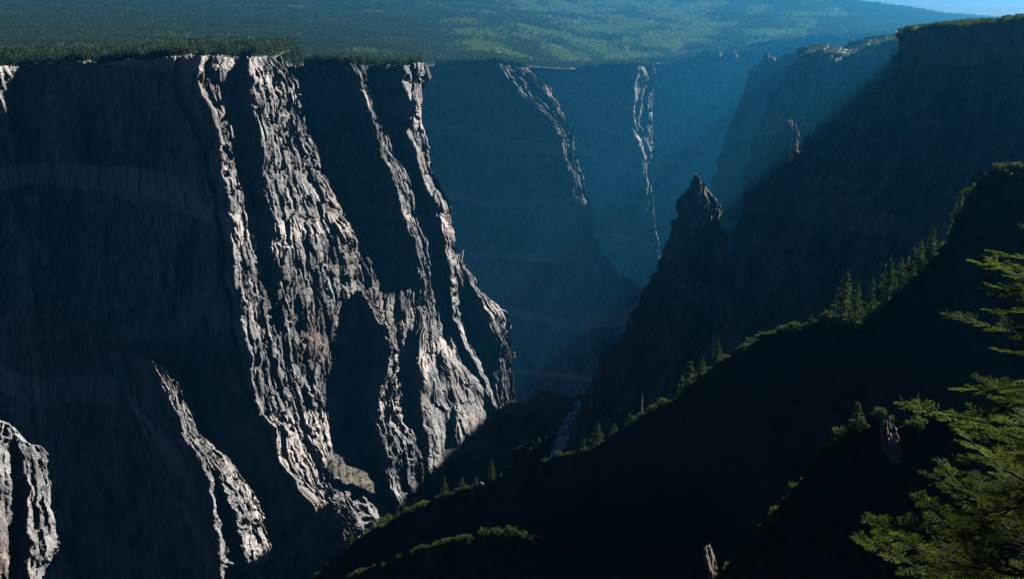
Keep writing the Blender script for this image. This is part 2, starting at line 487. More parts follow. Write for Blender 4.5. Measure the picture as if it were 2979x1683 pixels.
# --- spur tucked behind the second buttress
A2b = lin(742, 1350, 1200, 1285)
q1 = [(1338, 770), (1350, 833), (1368, 909), (1403, 991), (1421, 1043), (1438, 1102), (1450, 1200), (1470, 1340)]
q2 = [(1350, 760), (1397, 846), (1444, 878), (1467, 903), (1486, 944), (1478, 973), (1494, 1032), (1487, 1067), (1490, 1120), (1496, 1220), (1510, 1340)]
cliff('cliff_wall', [
    line([(1255, 690), (1275, 900), (1320, 1100), (1370, 1340)], 20, 0.4),
    line(off(q1, -14), -4, 0.6),
    line(q1, [-8, -12, -14, -14, -10, -6, 0, 4], 0.8),
    line(off(q1, 10), [0, 2, 2, 0, -2, -2, 2, 6], 0.7),
    line(mid(q1, q2, .6), [0, -10, -18, -18, -10, 4, 10, 14], 0.7),
    line(q2, [20, 26, 26, 26, 24, 24, 20, 20, 20], 0.8),
], A2b, 170, 260, M['rock'], 43, top=[(0, 60, 1)], right=[(4.4, 40), (11.6, 160)], label='short pointed spur with a sunlit crest behind the slab buttress')

# --- third headland
Bb = lambda py: np.interp(py, [187, 720, 1260], [3250, 3000, 2840])
b2 = [(1444, 185), (1496, 262), (1549, 305), (1603, 345), (1631, 420), (1660, 514), (1675, 596), (1688, 713), (1715, 840), (1735, 1000), (1760, 1260)]
b3 = [(1530, 199), (1602, 251), (1642, 333), (1662, 400), (1680, 456), (1700, 540), (1715, 602), (1729, 695), (1775, 770), (1820, 810), (1880, 860), (1960, 940), (2000, 1040), (2050, 1260)]
r1 = [(1375, 185), (1384, 250), (1392, 330), (1398, 380), (1410, 560), (1440, 1260)]
r2 = [(1400, 186), (1416, 240), (1434, 300), (1440, 340), (1460, 560), (1500, 1260)]
cliff('cliff_wall', [
    line([(1120, 190), (1120, 1260)], 90, 0.35),
    line([(1300, 186), (1330, 1260)], 44, 0.35),
    line(r1, [18, 18, 18, 24, 26, 26], 0.5),
    line(off(r1, 9), [30, 30, 28, 25, 24, 24], 0.5),
    line(r2, [8, 6, 6, 16, 18, 18], 0.5),
    line(off(r2, 9), [20, 20, 18, 16, 16, 16], 0.5),
    line([(1452, 184), (1490, 300), (1540, 500), (1570, 800), (1610, 1260)], 0, 0.5),
    line(b2, [-8, -16, -20, -20, -18, -14, -10, -6, 0, 0], 0.9),
    line(b3, [44, 48, 36, 34, 32, 28, 26, 22, 20, 20, 20, 20], 1.0),
], Bb, 240, 340, M['rock'], 57, scale=1.8, top=[(0, 3, -1), (0, 60, -6), (0, 150, -40)], right=[(5.6, 60), (17.6, 260)], label='hazy blue headland with a bright broken edge beyond the slab buttress')

# --- fourth headland
Cb = lin(190, 4600, 900, 4200)
e1 = [(1858, 192), (1848, 292), (1847, 362), (1866, 420), (1880, 500), (1885, 620), (1905, 760), (1930, 1000)]
e2 = [(1905, 199), (1899, 263), (1896, 327), (1901, 403), (1896, 502), (1900, 590), (1912, 700), (1925, 800), (1935, 900), (1945, 1000)]
cliff('cliff_wall', [
    line([(1480, 215), (1480, 1000)], 120, 0.4),
    line([(1650, 205), (1680, 500), (1720, 1000)], 50, 0.4),
    line(e1, [-14, -20, -20, -16, -8, 0, 0, 0], 0.9),
    line(e2, [60, 60, 54, 46, 34, 20, 12, 12, 12, 12], 1.0),
], Cb, 170, 300, M['rock'], 63, scale=2.3, rough=1.3, top=[(0, 3, -1), (0, 60, -6), (0, 150, -40)], right=[(6.8, 80), (26, 400)], label='faint headland with a thin sunlit nose deep in the canyon haze')

# --- the far wall on the sunward side
Db = lin(150, 5700, 800, 4950)
cliff('cliff_wall', [
    line([(1780, 215), (1790, 600), (1800, 1000)], 120, 0.5),
    line([(1960, 190), (1950, 600), (1940, 1000)], 40, 0.8),
    line([(2060, 158), (2030, 600), (2010, 1000)], 0, 0.8),
    line([(2110, 150), (2080, 600), (2060, 1000)], -20, 0.8),
    line([(2230, 150), (2160, 600), (2100, 1000)], -60, 0.8),
    line([(2290, 128), (2220, 600), (2200, 1000)], -90, 0.8),
    line([(2380, 108), (2330, 600), (2300, 1000)], -140, 0.8),
    line([(2620, 104), (2560, 600), (2500, 1000)], -260, 0.8),
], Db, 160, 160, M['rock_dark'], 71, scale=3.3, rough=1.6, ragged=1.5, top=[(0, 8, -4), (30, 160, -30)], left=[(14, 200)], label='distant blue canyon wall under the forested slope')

# --- dim ridge in front of the far wall
cliff('cliff_wall', [
    line([(2224, 160), (2196, 190), (2170, 250), (2140, 320), (2110, 390), (2085, 470), (2065, 560), (2050, 700), (2040, 900)], 80, 0.9),
    line([(2236, 158), (2220, 250), (2180, 400), (2130, 600), (2110, 900)], 0, 1.0),
    line([(2262, 168), (2260, 250), (2240, 400), (2200, 600), (2180, 900)], -10, 1.0),
    line([(2330, 150), (2330, 250), (2320, 400), (2290, 600), (2270, 900)], -110, 1.0),
    line([(2480, 140), (2480, 250), (2470, 400), (2450, 600), (2430, 900)], -220, 0.8),
], lin(160, 3500, 900, 3000), 150, 200, M['rock_dark'], 79, scale=2.4, rough=1.5, ragged=2.0, top=[(0, 6, -2), (20, 120, -20)], left=[(10, 160)], label='dim blue ridge between the far wall and the stepped headland')

# --- stepped headland in front of it
Eb = lin(160, 2350, 900, 1950)
w0 = [(2324, 166), (2300, 204), (2271, 257), (2240, 286), (2214, 350), (2196, 385), (2184, 432), (2161, 526), (2150, 642), (2115, 780), (2080, 950), (2050, 1150)]
cliff('cliff_wall', [
    line(w0, 100, 0.7),
    line([(2353, 158), (2320, 260), (2270, 400), (2225, 642), (2180, 950), (2150, 1150)], 0, 0.9),
    line([(2395, 152), (2390, 260), (2340, 400), (2290, 642), (2260, 950), (2230, 1150)], -44, 0.9),
    line([(2455, 168), (2450, 260), (2420, 400), (2360, 642), (2330, 950), (2300, 1150)], -76, 0.9),
    line([(2534, 142), (2510, 260), (2480, 400), (2440, 642), (2400, 950), (2380, 1150)], -130, 0.9),
    line([(2592, 122), (2580, 260), (2560, 400), (2520, 642), (2490, 950), (2460, 1150)], -200, 0.9),
    line([(2700, 122), (2700, 260), (2700, 400), (2700, 642), (2700, 950), (2700, 1150)], -360, 0.8),
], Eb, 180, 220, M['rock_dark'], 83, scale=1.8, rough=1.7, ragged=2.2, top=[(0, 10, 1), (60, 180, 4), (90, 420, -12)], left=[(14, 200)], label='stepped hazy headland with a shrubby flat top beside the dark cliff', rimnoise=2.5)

# --- dark cliff on the near side
Gb = lin(80, 760, 1000, 690)
g0 = [(2613, 100), (2606, 150), (2598, 187), (2581, 239), (2557, 269), (2534, 315), (2505, 350), (2487, 385), (2420, 445), (2370, 510), (2325, 590), (2290, 660), (2240, 720), (2160, 850), (2060, 1000), (1960, 1150), (1900, 1300)]
cliff('cliff_wall', [
    line(g0, 70, 0.9),
    line([(2640, 93), (2640, 250), (2580, 400), (2480, 560), (2380, 720), (2260, 950), (2120, 1150), (2040, 1300)], 10, 1.0),
    line([(2720, 82), (2720, 250), (2680, 400), (2600, 560), (2520, 720), (2400, 950), (2260, 1150), (2200, 1300)], -40, 1.0),
    line([(2800, 82), (2800, 250), (2780, 400), (2720, 560), (2640, 720), (2560, 950), (2460, 1150), (2400, 1300)], -60, 1.0),
    line([(2880, 74), (2890, 250), (2880, 400), (2860, 560), (2820, 720), (2760, 950), (2700, 1150), (2650, 1300)], -130, 1.0),
    line([(2979, 61), (3000, 250), (3010, 400), (3000, 560), (3000, 720), (2980, 950), (2950, 1150), (2930, 1300)], -180, 1.0),
    line([(3200, 50), (3200, 250), (3200, 400), (3200, 560), (3200, 720), (3200, 950), (3200, 1150), (3200, 1300)], -270, 1.0),
    line([(3500, 40), (3500, 250), (3500, 400), (3500, 560), (3500, 720), (3500, 950), (3500, 1150), (3500, 1300)], -340, 1.0),
], Gb, 300, 320, M['rock_dark'], 97, rough=1.7, ragged=2.2, top=[(3, 6, 1.5), (50, 60, 2), (230, 560, -24), (330, 880, -40), (700, 1000, -40)], left=[(9.2, 120), (17.6, 260)], foot=[(-20, -20, -100)],  # unseen top behind the rim stretched far back to cast shade into the gorge
    label='dark shaded cliff with a scrubby rim in front of the hazy canyon', rimnoise=1.8)

# --- pointed spire on the spur that drops to the river
Fb = lin(508, 965, 1300, 1010)
f0 = [(2021, 510), (2008, 537), (1990, 565), (1975, 613), (1946, 689), (1929, 759), (1894, 818), (1870, 850), (1841, 909), (1818, 967), (1783, 1002), (1759, 1032), (1730, 1096), (1689, 1172), (1666, 1242), (1645, 1320)]
f2 = [(2027, 512), (2044, 548), (2055, 541), (2064, 574), (2078, 570), (2087, 594), (2097, 588), (2097, 631), (2104, 672), (2116, 692), (2135, 800), (2150, 1000), (2170, 1320)]
cliff('rock_spire', [
    line(f0, 30, 1.3),
    line(mid(f0, [(2024, 508)] * 1 + [(x, y) for x, y in np.column_stack([np.linspace(2030, 2150, 15), np.linspace(540, 1320, 15)])], .35), [14, 0, -20, -30, -40, -50, -60, -70], 1.3),
    line([(2023, 508), (2030, 545), (2030, 600), (2030, 700), (2010, 850), (1980, 1000), (1950, 1320)], [6, -20, -40, -60, -90, -120, -150], 1.3),
    line([(2025, 510), (2045, 545), (2066, 600), (2082, 672), (2090, 800), (2085, 1000), (2080, 1320)], [4, -22, -46, -66, -110, -150, -180], 1.3),
    line(f2, [8, 6, 0, -6, -20, -40, -80, -120, -160, -200], 0.9),
], Fb, 160, 240, M['rock_dark'], 101, scale=0.7, rough=1.4, ragged=1.4, right=[(5, 50), (9.2, 120)], left=[(4.4, 40)], foot=[(0, -30, -60)], label='jagged pointed rock spire with one sunlit edge above the river', kind=None, category='rock spire', rimnoise=0)

# --- small crag below the stepped headland
Xb = lin(350, 1750, 700, 1650)
cliff('rock_pinnacle', [
    line([(2292, 352), (2271, 385), (2254, 409), (2236, 467), (2213, 555), (2190, 701), (2160, 850)], 24, 0.6),
    line([(2296, 350), (2285, 390), (2280, 430), (2270, 500), (2262, 600), (2250, 701), (2240, 850)], [8, -8, -14, -24, -30, -40, -50], 0.8),
    line([(2306, 350), (2308, 390), (2312, 430), (2310, 500), (2310, 600), (2300, 701), (2300, 850)], [6, -8, -16, -30, -40, -50, -60], 0.8),
    line([(2312, 353), (2322, 388), (2327, 415), (2335, 480), (2350, 600), (2370, 701), (2400, 850)], [16, 12, 8, -10, -30, -50, -60], 0.8),
], Xb, 110, 160, M['rock_dark'], 109, scale=0.45, rough=3.0, ragged=1.5, right=[(4.4, 40)], left=[(4.4, 40)], label='small squat rock tower under the stepped headland', kind=None, category='rock tower', rimnoise=2)

# --- lower front buttresses on the near left
Ib = lin(1020, 850, 1690, 700)
i1 = R(4, (715, 325), (790, 405), (840, 500), (860, 600), (910, 700), (990, 830), (1050, 960), (1060, 1060), (1060, 1140), (1100, 1270), (1120, 1455), (1140, 1600))
i2 = R(4, (725, 325), (800, 370), (890, 480), (960, 620), (990, 730), (1060, 790), (1130, 850), (1200, 940), (1270, 1030), (1310, 1120), (1330, 1250), (1390, 1455), (1430, 1600))
cliff('rock_buttress', [
    line(off(i1, -120), 60, 0.5),
    line(off(i1, -40), 16, 0.5),
    line(i1, [0, -6, -10, -12, -14, -16, -20, -22, -24, -26, -26], 0.8),
    line(mid(i1, i2, .35), [2, 2, 0, 0, 0, 4, 8, 8, 8, 8, 8], 0.9),
    line(mid(i1, i2, .5), [3, 2, 0, -2, -4, -8, -12, -14, -14, -14], 0.9),
    line(mid(i1, i2, .75), [4, 8, 10, 12, 12, 12, 10, 10, 12, 14], 0.9),
    line(i2, [6, 16, 22, 26, 30, 30, 32, 36, 40, 44], 1.0),
], Ib, 260, 420, M['rock'], 113, scale=0.55, rough=1.5, right=[(4.4, 40), (9.2, 120)], left=[(5.6, 60)], foot=[(0, -30, -60)], label='long curved rock fin, sunlit on its crest, below the great wall')

Jb = lin(1220, 640, 1690, 560)
j0 = R(4, (-250, 600), (-250, 1600))
j4 = R(4, (190, 790), (240, 820), (250, 950), (260, 1100), (285, 1200), (300, 1300), (235, 1400), (205, 1455), (180, 1600))
cliff('rock_buttress', [
    line(j0, -60, 0.8),
    line(R(4, (0, 668), (-10, 900), (0, 1200), (20, 1600)), -26, 0.8),
    line(R(4, (60, 715), (75, 900), (90, 1000), (80, 1180), (60, 1300), (60, 1600)), -2, 0.8),
    line(R(4, (110, 770), (145, 920), (150, 1000), (145, 1180), (160, 1300), (150, 1600)), -10, 0.7),
    line(R(4, (150, 785), (165, 950), (190, 1050), (195, 1180), (200, 1300), (180, 1600)), 6, 0.8),
    line(R(4, (165, 788), (205, 950), (215, 1050), (225, 1180), (225, 1300), (190, 1600)), 2, 0.8),
    line(j4, 26, 0.9),
], Jb, 200, 300, M['rock'], 127, scale=0.45, rough=1.4, right=[(4.4, 40), (8, 100)], foot=[(0, -30, -60)], top=[(0, 6, -3), (0, 14, -12)], label='fluted sunlit rock column rising at the foot of the dark wall')

# --- middle ribs between the great wall and the slab buttress
Mb = lin(860, 1000, 1420, 935)
mb = R(5, (90, 20), (150, 130), (210, 220), (235, 330), (220, 420), (172, 510), (165, 650), (195, 780), (215, 900), (250, 1000), (290, 1100))
mc = R(5, (120, 20), (190, 130), (245, 220), (272, 330), (262, 450), (285, 560), (305, 680), (375, 790), (395, 880), (410, 1000), (420, 1100))
cliff('rock_buttress', [
    line([(1000, 850), (1000, 1100), (1010, 1250), (1040, 1400), (1070, 1500)], 60, 0.4),
    line(off(mb, -30), [10, 10, 10, 10, 14, 14, 10, 5, 0], 0.4),
    line(mb, [-6, -12, -16, -18, -18, -18, -20, -24, -26], 0.9),
    line(mid(mb, mc, .45), [0, 0, 0, 2, 4, 6, 4, 2, 0], 1.0),
    line(mid(mb, mc, .6), [2, 0, 0, -2, 0, -2, -4, -4, -4], 1.0),
    line(mc, [16, 20, 24, 28, 32, 36, 44, 48, 48], 1.0),
], Mb, 170, 300, M['rock'], 151, scale=0.6, rough=1.4, right=[(4.4, 40), (10, 120)], label='broken sunlit rib between two dark clefts at the foot of the wall', rimnoise=0)

# ------------------------------------------------------------------ plateau, plain, canyon floor, river
HILL = {  # photo column: (distance, photo row) from the rim back to the skyline
    -500: [(1150, 182), (1400, 150), (1700, 115), (2100, 75), (2600, 30), (3200, -15), (4000, -60)],
    300: [(1160, 180), (1400, 150), (1700, 115), (2100, 75), (2600, 30), (3200, -15), (4000, -60)],
    800: [(1340, 184), (1500, 158), (1750, 122), (2150, 80), (2650, 35), (3300, -12), (4200, -60)],
    1215: [(1420, 184), (1600, 160), (1900, 125), (2300, 85), (2800, 42), (3500, -5), (4400, -55)],
    1255: [(1700, 182), (1800, 164), (2000, 130), (2350, 87), (2850, 44), (3550, -3), (4450, -54)],
    1450: [(1710, 182), (1800, 165), (2100, 130), (2500, 90), (3000, 50), (3700, 5), (4600, -50)],
    1700: [(2090, 197), (2150, 180), (2400, 150), (2800, 110), (3300, 65), (4000, 15), (4800, -40)],
    2000: [(2740, 172), (2800, 160), (2950, 135), (3300, 95), (3800, 55), (4400, 15), (5000, -25)],
    2300: [(2680, 125), (2850, 115), (3100, 98), (3500, 75), (4000, 45), (4500, 15), (5000, -8)],
    2450: [(2700, 112), (2850, 104), (3100, 92), (3500, 74), (4000, 46), (4500, 22), (5000, 3)],
    2600: [(2700, 104), (2900, 97), (3200, 86), (3600, 70), (4000, 52), (4500, 35), (5000, 22)],
    2750: [(2700, 106), (2900, 100), (3200, 90), (3600, 76), (4000, 63), (4500, 52), (5000, 45)],
    3000: [(2700, 118), (2900, 114), (3200, 106), (3600, 96), (4000, 84), (4500, 74), (5000, 67)],
    3500: [(2700, 140), (2900, 136), (3200, 130), (3600, 124), (4000, 118), (4500, 112), (5000, 106)],
}
hk = sorted(HILL)
nuh, nvh = 260, 120
hv = np.linspace(0, 1, nvh)
def hill_y(k):
    y = np.array([a for a, b in HILL[k]], float)
    f = np.interp(k, [500, 1215, 1255, 1450, 1700, 2000, 3500], [1.0, 1.8, 2.03, 2.03, 2.28, 2.13, 2.13])
    g = np.linspace(f, np.interp(k, [300, 1450, 1700, 2000, 2300, 3500], [2.4, 2.3, 2.3, 2.0, 1.65, 1.6]), 7)
    return y * g
hY = np.array([np.interp(hv * 6, range(7), hill_y(k)) for k in hk])
hP = np.array([np.interp(hv * 6, range(7), [b for a, b in HILL[k]]) for k in hk])
hx = np.linspace(hk[0], hk[-1], nuh)
def col_interp(A):
    return np.stack([np.interp(hx, hk, A[:, j]) for j in range(A.shape[1])], 1)
HY, HP = blur(blur(col_interp(hY), 6, 0), 6, 1), blur(blur(col_interp(hP), 6, 0), 6, 1)
HV = P(hx[:, None] + 0 * HP, HP, HY)
fade = np.clip(np.linspace(0, 6, nvh), 0, 1)[None, :]
HV[..., 2] += fade * 9 * fbm(HV[..., 0] / 420, HV[..., 1] / 420, 5, 3)
front = HV[:, :1] + np.array([0, -10, -9]); back = HV[:, -1:] + np.array([0, 500, -120])
link('plateau', grid_mesh('plateau', np.concatenate([front, HV, back], 1)), M['plateau'], kind='structure', label='broad forested plateau sloping up behind the canyon rim')

xs, ys = np.linspace(-10500, 17500, 90), np.linspace(8000, 36000, 90)
XX, YY = np.meshgrid(xs, ys, indexing='ij')
ZZ = -355 + 10 * fbm(XX / 3000, YY / 3000, 9, 3)
link('far_plain', grid_mesh('far_plain', np.stack([XX, YY, ZZ], -1)), M['plain'], kind='structure', label='pale hazy lowland beyond the plateau')

xs, ys = np.linspace(-420, 420, 160), np.linspace(500, 1290, 150)
XX, YY = np.meshgrid(xs, ys, indexing='ij')
ZZ = RIVER_Z - 1.0 + 2.5 * fbm(XX / 40, YY / 40, 15, 4)
RC = [(1690, 1165), (1683, 1183), (1664, 1207), (1645, 1235), (1637, 1258), (1628, 1300), (1606, 1341), (1575, 1390), (1530, 1440)]
RW = [5, 7, 10, 9, 12, 17, 15, 20, 24]
rc = [Pz(x, y, RIVER_Z) for x, y in RC]
rw = [w / F0 * c.length for w, c in zip(RW, rc)]
dmin = np.full(XX.shape, 1e9)
for a, b in zip(rc[:-1], rc[1:]):
    ab = np.array([b.x - a.x, b.y - a.y]); l2 = (ab ** 2).sum()
    tt = np.clip(((XX - a.x) * ab[0] + (YY - a.y) * ab[1]) / l2, 0, 1)
    dmin = np.minimum(dmin, np.hypot(XX - a.x - tt * ab[0], YY - a.y - tt * ab[1]))
ZZ += np.clip((dmin - 14) * 0.12, -3.0, 3)
ZZ -= np.clip(1045 - YY + 12 * fbm(XX / 30, YY / 30, 23, 2), 0, 60) * 0.9
ZZ -= np.clip(YY - 1195 + 45 * fbm(XX / 60, YY / 90, 19, 3), 0, 400) * 0.7
link('canyon_floor', grid_mesh('canyon_floor', np.stack([XX, YY, ZZ], -1)), M['floor'], kind='structure', label='shadowed bouldery canyon floor beside the river')
rt = np.linspace(0, len(rc) - 1, 90)
cx = np.interp(rt, range(len(rc)), [c.x for c in rc]); cy = np.interp(rt, range(len(rc)), [c.y for c in rc])
ww = np.interp(rt, range(len(rc)), rw) * 1.3
ss = np.linspace(-1, 1, 16)
wob = perlin(rt * 1.3, rt * 0 + 2, 3) * 6
RX = (cx + wob)[:, None] + ss[None] * ww[:, None]
RY = cy[:, None] + 0.25 * ss[None] * ww[:, None]
RZ = RIVER_Z + 0.3 + 0.5 * fbm(RX / 5, RY / 5, 77, 3)
link('river', grid_mesh('river', np.stack([RX, RY, RZ], -1)), M['water'], kind='structure', label='pale rushing river at the bottom of the canyon')

# ------------------------------------------------------------------ near spurs (shaded)
HC = [(3300, 400, 214), (2979, 485, 222), (2870, 500, 224), (2815, 570, 226), (2775, 690, 229), (2680, 790, 233), (2560, 890, 238), (2515, 940, 242), (2420, 915, 246),
      (2300, 960, 252), (2200, 998, 258), (2080, 1060, 272), (1970, 1155, 288), (1850, 1225, 304), (1735, 1297, 320), (1620, 1330, 332),
      (1540, 1352, 340), (1390, 1411, 350), (1215, 1470, 360), (1040, 1560, 372), (900, 1690, 382), (760, 1800, 390)]
NEAR = {}
def near_slope(name, crest, drop_px, dY, nu, nv, seed, mat, label, back, scale=1.0, keep=None):
    c = np.array(crest, float)
    s = np.concatenate([[0], np.cumsum(np.hypot(np.diff(c[:, 0]), np.diff(c[:, 1])))])
    u = np.linspace(0, s[-1], nu)
    px, py, Y = (np.interp(u, s, c[:, i]) for i in range(3))
    px, py, Y = blur(px, 3, 0), blur(py, 3, 0), blur(Y, 8, 0)
    v = np.linspace(0, 1, nv)[None]
    PY = py[:, None] + drop_px * v
    PX = px[:, None] + 0.10 * drop_px * v
    V = P(PX, PY, Y[:, None] - dY * v ** 1.1)
    U = V[..., 0]; W = V[..., 2]; Q = V[..., 1]
    A, B = U + 0.5 * Q, W + 0.3 * Q
    h = 3.0 * fbm(A / (28 * scale), B / (28 * scale), seed, 3) + 1.6 * facet(A / (9 * scale), B / (9 * scale), seed + 1) + 0.7 * facet(A / (3.2 * scale), B / (3.2 * scale), seed + 2) + 0.35 * fbm(A / 1.4, B / 1.4, seed + 4, 2)
    h *= scale * np.minimum(1, 0.85 + v * 8)
    V[..., 2] += 0.5 * h; V[..., 1] -= 0.6 * h
    crest3 = V[:, 0].copy()
    ext = []
    for dy, dz in back:
        e = V[:, :1].copy(); e[..., 1] += dy; e[..., 0] += dy * 0.3; e[..., 2] += dz
        ext.append(e)
    V = np.concatenate(ext[::-1] + [V], 1)
    link(name, grid_mesh(name, V), mat, kind='structure', label=label)
    NEAR[keep] = (px, py, crest3, V[:, len(back):])
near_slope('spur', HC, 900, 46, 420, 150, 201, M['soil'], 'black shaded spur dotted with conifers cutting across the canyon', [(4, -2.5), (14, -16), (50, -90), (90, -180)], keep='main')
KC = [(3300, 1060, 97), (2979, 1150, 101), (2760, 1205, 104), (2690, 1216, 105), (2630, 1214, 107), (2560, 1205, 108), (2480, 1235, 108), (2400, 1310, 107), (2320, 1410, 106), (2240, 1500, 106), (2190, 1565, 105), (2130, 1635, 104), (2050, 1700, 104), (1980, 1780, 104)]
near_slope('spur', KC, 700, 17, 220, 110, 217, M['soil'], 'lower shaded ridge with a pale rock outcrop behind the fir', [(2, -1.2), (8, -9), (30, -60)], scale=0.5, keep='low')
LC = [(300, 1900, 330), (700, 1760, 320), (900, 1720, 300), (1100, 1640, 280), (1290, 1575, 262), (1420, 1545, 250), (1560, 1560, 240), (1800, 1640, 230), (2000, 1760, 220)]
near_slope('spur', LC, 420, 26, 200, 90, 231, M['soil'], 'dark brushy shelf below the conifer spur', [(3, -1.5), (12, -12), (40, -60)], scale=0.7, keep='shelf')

# ------------------------------------------------------------------ foliage builders
def leaf_cloud(centers, sizes, rng, flat=0.0):
    """small leaf faces: one bent quad per centre"""
    n = len(centers)
    a = rng.normal(size=(n, 3)); a /= np.linalg.norm(a, axis=1, keepdims=True)
    b = rng.normal(size=(n, 3)); b -= (a * b).sum(1, keepdims=True) * a
    b /= np.linalg.norm(b, axis=1, keepdims=True) + 1e-9
    a *= sizes[:, None]; b *= sizes[:, None] * 0.6
    V = np.stack([centers - a, centers - b, centers + a, centers + b], 1).reshape(-1, 3)
    return V, np.arange(4 * n).reshape(n, 4)

def tube(path, radii, k=5):
    path = np.asarray(path, float)
    V, Fs = [], []
    ang = np.arange(k) * 2 * math.pi / k
    for i, (p, r) in enumerate(zip(path, radii)):
        t = path[min(i + 1, len(path) - 1)] - path[max(i - 1, 0)]
        t = t / (np.linalg.norm(t) + 1e-9)
        a = np.cross(t, [0.31, 0.95, 0.05] if abs(t[2]) > 0.7 else [0, 0, 1.0]); a /= np.linalg.norm(a) + 1e-9
        b = np.cross(t, a)
        V.append(p + r * (np.cos(ang)[:, None] * a + np.sin(ang)[:, None] * b))
    for i in range(len(path) - 1):
        for j in range(k):
            Fs.append((i * k + j, i * k + (j + 1) % k, (i + 1) * k + (j + 1) % k, (i + 1) * k + j))
    return np.concatenate(V), np.array(Fs)

def join(parts):
    Vs, Fs, o = [], [], 0
    for v, f in parts:
        Vs.append(v); Fs.append(f + o); o += len(v)
    return np.concatenate(Vs), np.concatenate(Fs)

def conifer_meshes(h, r, seed, bare=0.0):
    rng = np.random.default_rng(seed)
    lean = rng.normal(0, 0.02, 2)
    zz = np.linspace(-0.4, h, 9)
    tr = tube(np.stack([lean[0] * zz, lean[1] * zz, zz], 1), np.linspace(0.16, 0.015, 9) * h / 10)
    limbs, cent, size = [], [], []
    z = h * 0.06
    while z < h * 0.985:
        f = z / h
        L0 = r * (1 - f) ** 0.75 * (0.55 + 0.45 * min(1, f * 4))
        for k in range(rng.integers(3, 6)):
            az = rng.uniform(0, 2 * math.pi)
            L = L0 * rng.uniform(0.6, 1.15)
            droop = rng.uniform(-0.32, 0.02) + 0.35 * f
            s = np.linspace(0, 1, 5)
            pth = np.stack([lean[0] * z + np.cos(az) * L * s, lean[1] * z + np.sin(az) * L * s, z + droop * L * s + 0.16 * L * s ** 2], 1)
            limbs.append(tube(pth, np.linspace(0.03, 0.006, 5) * h / 10, 3))
            if rng.random() < bare:
                continue
            m = int(8 + 22 * L / r)
            q = rng.uniform(0.15, 1.05, m)
            c = np.stack([np.interp(q, s, pth[:, i]) for i in range(3)], 1)
            side = np.stack([-np.sin(az) * np.ones(m), np.cos(az) * np.ones(m), np.zeros(m)], 1)
            c += side * (rng.uniform(-1, 1, m) * 0.28 * L * (1.1 - q))[:, None] + rng.normal(0, 0.05, (m, 3)) * [1, 1, 1.6]
            cent.append(c); size.append(rng.uniform(0.09, 0.22, m) * (h / 10) ** 0.5)
        z += h * rng.uniform(0.018, 0.034)
    tv, tf = join([tr] + limbs)
    wood = raw_mesh('trunk', tv, tf, True)
    crown = None
    if cent:
        V, Fq = leaf_cloud(np.concatenate(cent), np.concatenate(size), rng)
        crown = raw_mesh('crown', V, Fq)
    return wood, crown

def bush_mesh(r, h, seed, n=700, leaf=0.09):
    rng = np.random.default_rng(seed)
    nl = 9
    lob = np.stack([rng.uniform(-.6, .6, nl) * r, rng.uniform(-.6, .6, nl) * r, rng.uniform(0.25, 0.75, nl) * h], 1)
    lr = rng.uniform(0.28, 0.5, nl)
    k = rng.integers(0, nl, n)
    d = rng.normal(size=(n, 3)); d /= np.linalg.norm(d, axis=1, keepdims=True)
    d *= (rng.uniform(0.3, 1.0, n) ** 0.4)[:, None]
    c = lob[k] + d * lr[k][:, None] * np.array([r, r, h * 0.7])
    c[:, 2] = np.abs(c[:, 2])
    V, Fq = leaf_cloud(c, rng.uniform(0.6, 1.3, n) * leaf, rng)
    st = []
    for i in range(nl):
        p = np.array([[0, 0, -0.3], lob[i] * [0.5, 0.5, 0.5], lob[i]])
        st.append(tube(p, [0.03 * r, 0.02 * r, 0.008 * r], 3))
    sv, sf = join(st)
    return raw_mesh('crown', V, Fq), raw_mesh('stem', sv, sf)

# far woods: instanced on scattered points
def proto(name, me, mat):
    me.materials.append(mat)
    return bpy.data.objects.new(name, me)

def blob_tree(seed, n, r, h, leaf):
    rng = np.random.default_rng(seed)
    nl = 7
    lob = np.stack([rng.uniform(-.5, .5, nl) * r, rng.uniform(-.5, .5, nl) * r, rng.uniform(0.3, 0.8, nl) * h], 1)
    k = rng.integers(0, nl, n)
    d = rng.normal(size=(n, 3)); d /= np.linalg.norm(d, axis=1, keepdims=True)
    c = lob[k] + d * np.array([0.48 * r, 0.48 * r, 0.3 * h]) * (rng.uniform(0.5, 1, n) ** 0.5)[:, None]
    V, Fq = leaf_cloud(c, rng.uniform(0.6, 1.3, n) * leaf, rng)
    tr = tube([(0, 0, -1), (0, 0, h * 0.5)], [0.16, 0.08], 4)
    return raw_mesh('wood', *join([(V, Fq), tr]))

